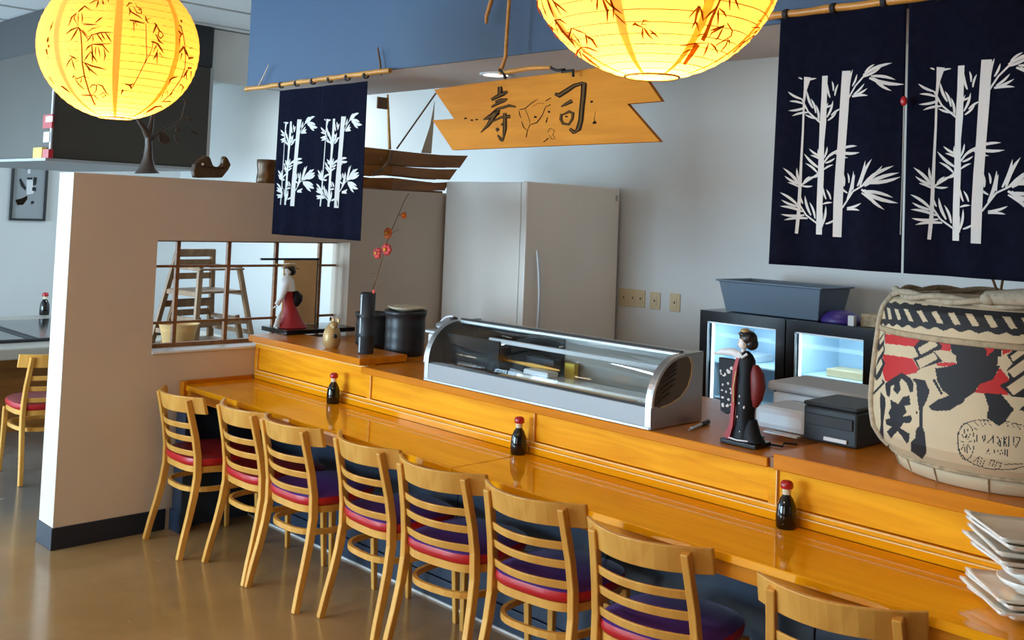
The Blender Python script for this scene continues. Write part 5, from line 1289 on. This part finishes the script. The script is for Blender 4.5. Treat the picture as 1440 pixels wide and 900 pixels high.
# bronze tree
p = onx(207, 244, XT)
t = thing('bronze_tree', (XT, p.y, PT), 'dark bronze tree sculpture with sparse leaves standing on the partition', 'sculpture'); inv = Matrix.Translation(-t.location)
def TP(mb, nm, mt): o = mb.build(nm, mt, t); o.matrix_parent_inverse = inv; return o
X = lambda x, y, d=0: onx(x, y, XT)+Vector((d, 0, 0))
TP(MB().tube([X(207, 244), X(207, 236), X(208, 222), X(209, 205), X(208, 190)], [.085, .055, .032, .024, .02], 12, flat=.75), 'trunk', 'bronze_bark')
TP(MB().tube([X(208, 192), X(202, 180), X(194, 168), X(190, 150), X(180, 120)], [.02, .014, .011, .008, .005], 10), 'branch', 'bronze_bark')
TP(MB().tube([X(208, 192), X(212, 178), X(214, 165), X(216, 140), X(222, 110)], [.02, .015, .011, .008, .005], 10), 'branch', 'bronze_bark')
TP(MB().tube([X(210, 200), X(222, 188), X(232, 180), X(248, 174), X(256, 166), X(258, 155), X(262, 140)], [.012, .008, .006, .006, .005, .004, .003], 8), 'branch', 'bronze_bark')
TP(MB().tube([X(250, 173), X(258, 166), X(268, 166), X(271, 172)], .003, 6), 'branch', 'bronze_bark')
for (x, y, w_, h_, r_) in ((231, 195, .050, .042, .1), (248, 196, .016, .034, .4), (267, 168, .030, .022, .5), (273, 187, .034, .010, .3), (250, 183, .02, .014, 0), (262, 143, .03, .014, .5), (188, 118, .03, .014, .4), (225, 108, .03, .014, .6), (178, 140, .03, .014, -.4)):
    c_ = X(x, y); P_ = [c_+Vector((0, math.cos(a)*w_*.72*math.cos(r_)-math.sin(a)*h_*.72*math.sin(r_)*(1-.3*math.cos(a)), math.sin(a)*h_*.72*math.cos(r_)*(1-.3*math.cos(a))-math.cos(a)*w_*.72*math.sin(r_))) for a in [2*PI*k/12 for k in range(12)]]
    TP(MB().prism(P_, (.003, 0, 0)), 'leaf', 'bronze_bark')
# duck ornament
p = onx(292, 250, XT)
t = thing('bird_ornament', (XT, p.y, PT), 'dark lacquered bird-shaped ornament with upturned tail on the partition', 'ornament'); inv = Matrix.Translation(-t.location)
P_ = [(269,250),(267,240),(269,231),(275,224),(284,218),(290,221),(294,232),(298,235.5),(304,235),(308,232),(309,224),(311,218.5),(315,223),(319.5,232),(315,240),(307,250)]
vsn = [onx(*q, XT-.025) for q in P_]
o = MB().prism(vsn, (.055, 0, 0)).build('body', 'brass_dark', t, bevel=.012); o.matrix_parent_inverse = inv
c_ = onx(285, 231, XT+.03); o = MB().sphere(c_, (.004, .008, .008), 10, 6).build('eye', 'paper_white', t); o.matrix_parent_inverse = inv
# brass box/cup
a = onx(362, 256, XT); b = onx(393, 226, XT)
t = thing('brass_cup', (XT, (a.y+b.y)/2, PT), 'ribbed dark brass cup partly behind the left curtain, on the partition', 'cup')
h_ = b.z-PT; r_ = (b.y-a.y)/2
MB().lathe([(r_*.96, 0), (r_, .01), (r_*.97, h_*.25), (r_*.90, h_*.48), (r_*.97, h_*.72), (r_, h_-.006), (r_*.96, h_), (r_*.9, h_), (r_*.85, h_*.4), (.001, h_*.4)], 28, cap=False).build('cup_wall', 'brass_dark', t)
# thin white tray frames on partition
a = onx(185, 243, XT); b = onx(240, 246, XT)
t = thing('shallow_tray', (XT-.02, (a.y+b.y)/2, PT), 'thin white tray with dark rim lying beneath the bronze tree', 'tray')
# wooden boat
p = onx(585, 268, XT)
bt = thing('wooden_boat', (XT, p.y, PT), 'brown wooden serving boat with mast and sail standing on the partition', 'boat'); inv = Matrix.Translation(-bt.location)
def BP(mb, nm, mt, **k): o = mb.build(nm, mt, bt, **k); o.matrix_parent_inverse = inv; return o
yS = lambda px_, py_: onx(px_, py_, XT+.09)
def strake(pxy_top, pxy_bot, side, nm='strake'):
    # board between two pixel polylines on the near flank, mirrored for the far flank; narrows to the bow
    T_ = [yS(*q) for q in pxy_top]; B_ = [yS(*q) for q in pxy_bot]; n = len(T_); vs = []; fs = []
    for i in range(n):
        q = i/(n-1); half = .10*min(1, .12+q*2.6)
        for P__, dx in ((T_[i], .0), (B_[i], -.02)):
            for th in (0, -.010): vs.append((XT+side*(half+dx+th), P__.y, P__.z))
    for i in range(n-1):
        a_ = i*4; b_2 = a_+4
        for (u, v) in ((0, 1), (1, 3), (3, 2), (2, 0)): fs.append((a_+u, a_+v, b_2+v, b_2+u))
    fs.append((0, 2, 3, 1)); e = (n-1)*4; fs.append((e, e+1, e+3, e+2)); BP(MB().add(vs, fs), nm, 'boat_wood', bevel=.002)
for side in (1, -1):
    strake([(478,198),(512,206),(550,211),(585,215),(620,218),(657,219)], [(492,226),(520,231),(550,232),(585,234),(620,235.5),(648,236)], side)
    strake([(492,226),(520,231.5),(552,233),(585,236),(615,238),(642,238)], [(500,243),(525,248),(552,246),(585,249),(612,252),(634,253)], side)
    strake([(500,246),(525,250),(552,250),(585,254),(610,257),(630,256)], [(508,262),(525,266),(552,267),(585,268),(610,268),(627,268)], side)
a = yS(500, 262); b = yS(628, 268)
BP(MB().box((XT-.06, a.y, PT+.0), (XT+.06, b.y-.01, PT+.014)), 'keel_board', 'boat_wood')
a = yS(520, 215); b = yS(648, 222)
BP(MB().box((XT-.085, a.y+.1, a.z-.035), (XT+.085, b.y-.05, a.z-.02)), 'deck', 'boat_wood')
c_ = yS(548, 215); d_ = yS(516, 262); BP(MB().tube([yS(549, 212)+Vector((.01, 0, 0)), yS(546, 225)+Vector((.015, 0, 0)), yS(536, 238)+Vector((.015, 0, 0)), yS(522, 246)+Vector((.015, 0, 0))], .012, 8), 'curved_rib', 'dark_branch')
A = onx(548, 210, XT); B = onx(545, 133, XT); BP(MB().tube([A, B], [.011, .008], 10), 'mast', 'bamboo')
a = onx(531, 136, XT); b = onx(544, 154, XT); BP(MB().box((XT-.006, a.y, b.z), (XT+.006, b.y, a.z)), 'mast_block', 'dark_branch')
BP(MB().tube([onx(558, 209, XT), onx(613, 131, XT)], .006, 8), 'boom', 'dark_branch')
sl_ = [onx(*q, XT) for q in ((592, 215), (606, 216), (609, 180), (611, 142), (604, 178))]
BP(MB().prism(sl_, (.004, 0, 0)), 'sail', 'sail')
bpy.data.objects.remove(t)

# ================================================================== LEFT ROOM: HOOD, PICTURE, TABLE, HIGH CHAIRS
HX = -7.05
hd = thing('exhaust_hood', (HX, 2.6, 2.05), 'large grey steel exhaust hood hanging from the ceiling in the left room', 'hood'); inv = Matrix.Translation(-hd.location)
def HP(mb, nm, mt, **k): o = mb.build(nm, mt, hd, **k); o.matrix_parent_inverse = inv; return o
HP(MB().box((-9.6, 2.60, 2.055), (HX, 3.745, 2.80)), 'canopy', 'hood_steel', bevel=.004)
HP(MB().box((-9.58, 2.62, 2.802), (HX-.01, 3.735, ZC)), 'top_duct_band', 'black_matte')
HP(MB().box((-9.62, 2.56, 2.035), (HX+.02, 3.76, 2.053)), 'bottom_lip', 'case_grey')
HP(MB().box((HX-.02, 2.592, 2.055), (HX+.005, 2.602, 2.80)), 'corner_trim', 'steel')
HP(MB().box((HX-.002, 3.72, 2.055), (HX+.004, 3.745, 2.80)), 'corner_trim', 'steel_brushed')
def card(x0, y0_, x1, y1_, mt, name, label, cat, y=2.597, th=.012):
    a = ony(x0, y0_, y); b = ony(x1, y1_, y)
    o = MB().box((a.x, y-th, b.z), (b.x, y, a.z)).build(name, mt, None, loc=((a.x+b.x)/2, y, b.z)); return tag(o, label, cat)
o = card(63.5, 162, 75, 180, 'red_cap', 'hanging_card', 'red and white card at the right edge of the exhaust hood', 'card')
a = ony(65, 164, 2.585); b = ony(74, 171, 2.585); q = MB().box((a.x, 2.582, b.z), (b.x, 2.5855, a.z)).build('white_patch', 'paper_white', o); q.matrix_parent_inverse = Matrix.Translation(-o.location)
card(64, 186, 71, 200, 'paper_white', 'small_clip', 'small white clip below the red card on the hood', 'clip')
def onhood(x0, x1, top, mt, name, label, cat):
    a = ony(x0, top, 2.575); b = ony(x1, top, 2.575); o = MB().box((a.x, 2.563, 2.0535), (b.x, 2.594, a.z)).build(name, mt, None, loc=(a.x, 2.575, 2.0535)); return tag(o, label, cat)
onhood(49.5, 61.5, 208, 'yellow_plastic', 'small_carton', 'orange-yellow carton standing on the lip of the hood', 'carton')
onhood(62.5, 71, 210, 'red_cap', 'small_carton', 'red patterned carton at the right end of the hood lip', 'carton')
# picture on the left wall
WX = -11.195
q = [onx(x, y, WX) for x, y in ((17, 230), (67.5, 230), (66, 311), (12, 310))]
ya, yb, za, zb_ = q[0].y, q[1].y, q[2].z, q[0].z+.02
pf = thing('framed_picture', (WX, (ya+yb)/2, za), 'black framed print of a dark figure on the left room wall', 'picture'); inv = Matrix.Translation(-pf.location)
def PFP(mb, nm, mt): o = mb.build(nm, mt, pf); o.matrix_parent_inverse = inv; return o
m = MB(); fwid = .022
m.box((WX, ya, za), (WX+.03, ya+fwid, zb_)); m.box((WX, yb-fwid, za), (WX+.03, yb, zb_)); m.box((WX, ya+fwid, za), (WX+.03, yb-fwid, za+fwid)); m.box((WX, ya+fwid, zb_-fwid), (WX+.03, yb-fwid, zb_))
PFP(m, 'frame', 'frame_black'); PFP(MB().box((WX, ya+fwid, za+fwid), (WX+.008, yb-fwid, zb_-fwid)), 'print', 'picture_paper')
def pz(x, y): return onx(0+x/5, 140+y/5, WX)
m = MB()
for P in ([(180,480),(205,458),(235,475),(240,495),(215,480),(185,495)], [(132,560),(145,555),(165,590),(182,620),(175,640),(145,610)], [(188,548),(225,548),(225,560),(190,562)], [(235,545),(258,548),(252,600),(228,605)], [(225,615),(252,618),(250,645),(222,640)], [(215,715),(235,712),(238,730),(215,738)]):
    m.prism([pz(*p_)+Vector((.009, 0, 0)) for p_ in P], (.001, 0, 0))
PFP(m, 'ink_figure', 'ink_black')
m = MB(); m.prism([pz(*p_)+Vector((.009, 0, 0)) for p_ in [(105,705),(150,695),(190,675),(190,700),(160,740),(120,742)]], (.001, 0, 0)); PFP(m, 'brown_figure', 'carve_dark')
m = MB()
for P in ([(192,478),(212,480),(212,520),(192,522)], [(185,565),(228,565),(235,660),(185,670)]): m.prism([pz(*p_)+Vector((.0088, 0, 0)) for p_ in P], (.001, 0, 0))
PFP(m, 'white_figure', 'paper_white')
# grill table
tb = thing('grill_table', (-8.9, 3.6, 0), 'grey grill table with black griddle in the left room', 'table'); inv = Matrix.Translation(-tb.location)
def TB(mb, nm, mt, **k): o = mb.build(nm, mt, tb, **k); o.matrix_parent_inverse = inv; return o
TB(MB().box((-9.9, 1.4, .62), (-7.8, 4.4, .70)), 'table_top', 'table_laminate', bevel=.01)
TB(MB().box((-9.5, 1.8, .701), (-8.15, 4.1, .712)), 'griddle_plate', 'griddle')
m = MB(); m.box((-8.15, 1.8, .701), (-8.10, 4.1, .722)); m.box((-9.5, 2.95, .712), (-8.15, 3.0, .722)); TB(m, 'black_trim', 'black_matte')
TB(MB().box((-9.3, 1.9, 0), (-8.3, 4.0, .62)), 'pedestal', 'boat_wood')
p = onz(48, 441, .70)
s2 = put(sb, (p.x+.25, p.y-.0, .7125), 'small soy sauce bottle on the grill table in the left room'); s2['group'] = 'bottle on the grill table'; s2.scale = (1.3, 1.3, 1.3)
# far chair across grill table partly hidden (yellow-lit crest)
# high chairs
def highchair(loc, label):
    t = thing('wooden_high_chair', loc, label, 'high chair', math.radians(90+8), 'nested wooden high chairs')
    def sp(z): return .15+.11*(1-z/.72), .14+.12*(1-z/.72)
    for sx in (-1, 1):
        for sy in (-1, 1):
            a, b = sp(0), sp(.72 if sy > 0 else .62); zt_ = .72 if sy > 0 else .62
            MB().bar([(sx*a[0], sy*a[1], 0), (sx*b[0], sy*b[1], zt_)], .035, .026, side=(1, 0, 0)).build('leg', 'highchair_wood', t)
    for z in (.30, .50, .60):
        a = sp(z); MB().box((-a[0], a[1]-.008, z), (a[0], a[1]+.008, z+.045)).build('back_slat', 'highchair_wood', t)
    a = sp(.70); MB().box((-a[0]-.01, a[1]-.01, .665), (a[0]+.01, a[1]+.01, .725), bev=.01).build('top_rail', 'highchair_wood', t)
    for sx in (-1, 1):
        for z in (.12, .40, .58):
            a = sp(z); MB().box((sx*a[0]-.008, -a[1], z), (sx*a[0]+.008, a[1], z+.032)).build('side_rail', 'highchair_wood', t)
    a = sp(.42); MB().box((-a[0], -a[1]*.9, .42), (a[0], a[1], .436)).build('seat', 'highchair_wood', t)
    a = sp(.58); MB().box((-a[0]-.02, -a[1]-.03, .585), (a[0]+.02, -a[1]+.05, .60), bev=.004).build('front_bar', 'highchair_wood', t)
    a = sp(.2); MB().box((-a[0], -a[1]-.008, .2), (a[0], -a[1]+.008, .24)).build('foot_rail', 'highchair_wood', t)
    return t
hc = highchair((-6.95, 3.72, 0), 'lowest of three nested wooden high chairs seen through the partition opening')
put(hc, (-6.95, 3.72, .37), 'middle one of three nested wooden high chairs behind the partition')
put(hc, (-6.95, 3.72, .735), 'topmost of three nested wooden high chairs behind the partition')
# side cabinet and basket behind the partition
cbt = thing('side_cabinet', (-5.95, 3.2, 0), 'low brown cabinet just behind the partition opening', 'cabinet')
MB().box((-.26, -.52, .08), (.26, .45, .86)).build('body', 'boat_wood', cbt); MB().box((-.28, -.54, .86), (.28, .47, .885), bev=.004).build('top', 'highchair_wood', cbt)
MB().box((-.24, -.5, 0), (.24, .43, .08)).build('plinth', 'black_matte', cbt)
for k in (-1, 1):
    d = MB().box((-.275, -.035+.235*k-.22, .10), (-.262, -.035+.235*k+.22, .84), bev=.002).build('door', 'highchair_wood', cbt); MB().tube([(-.285, -.035+.04*k, .5), (-.285, -.035+.04*k, .6)], .005, 8).build('handle', 'steel', d)
t = thing('tan_basket', (-5.95, 3.02, .885), 'tan open basket on the cabinet behind the partition opening', 'basket')
MB().lathe([(.07, 0), (.085, .10), (.105, .17), (.112, .172), (.10, .165), (.075, .02), (.001, .015)], 28, cap=False, sx=1, sy=1.15).build('basket_wall', 'tan_panel', t)
item(-6.05, -5.85, 3.36, 3.60, .885, .925, 'paper_white', 'napkin_stack', 'stack of white napkins on the cabinet behind the partition', 'napkins')
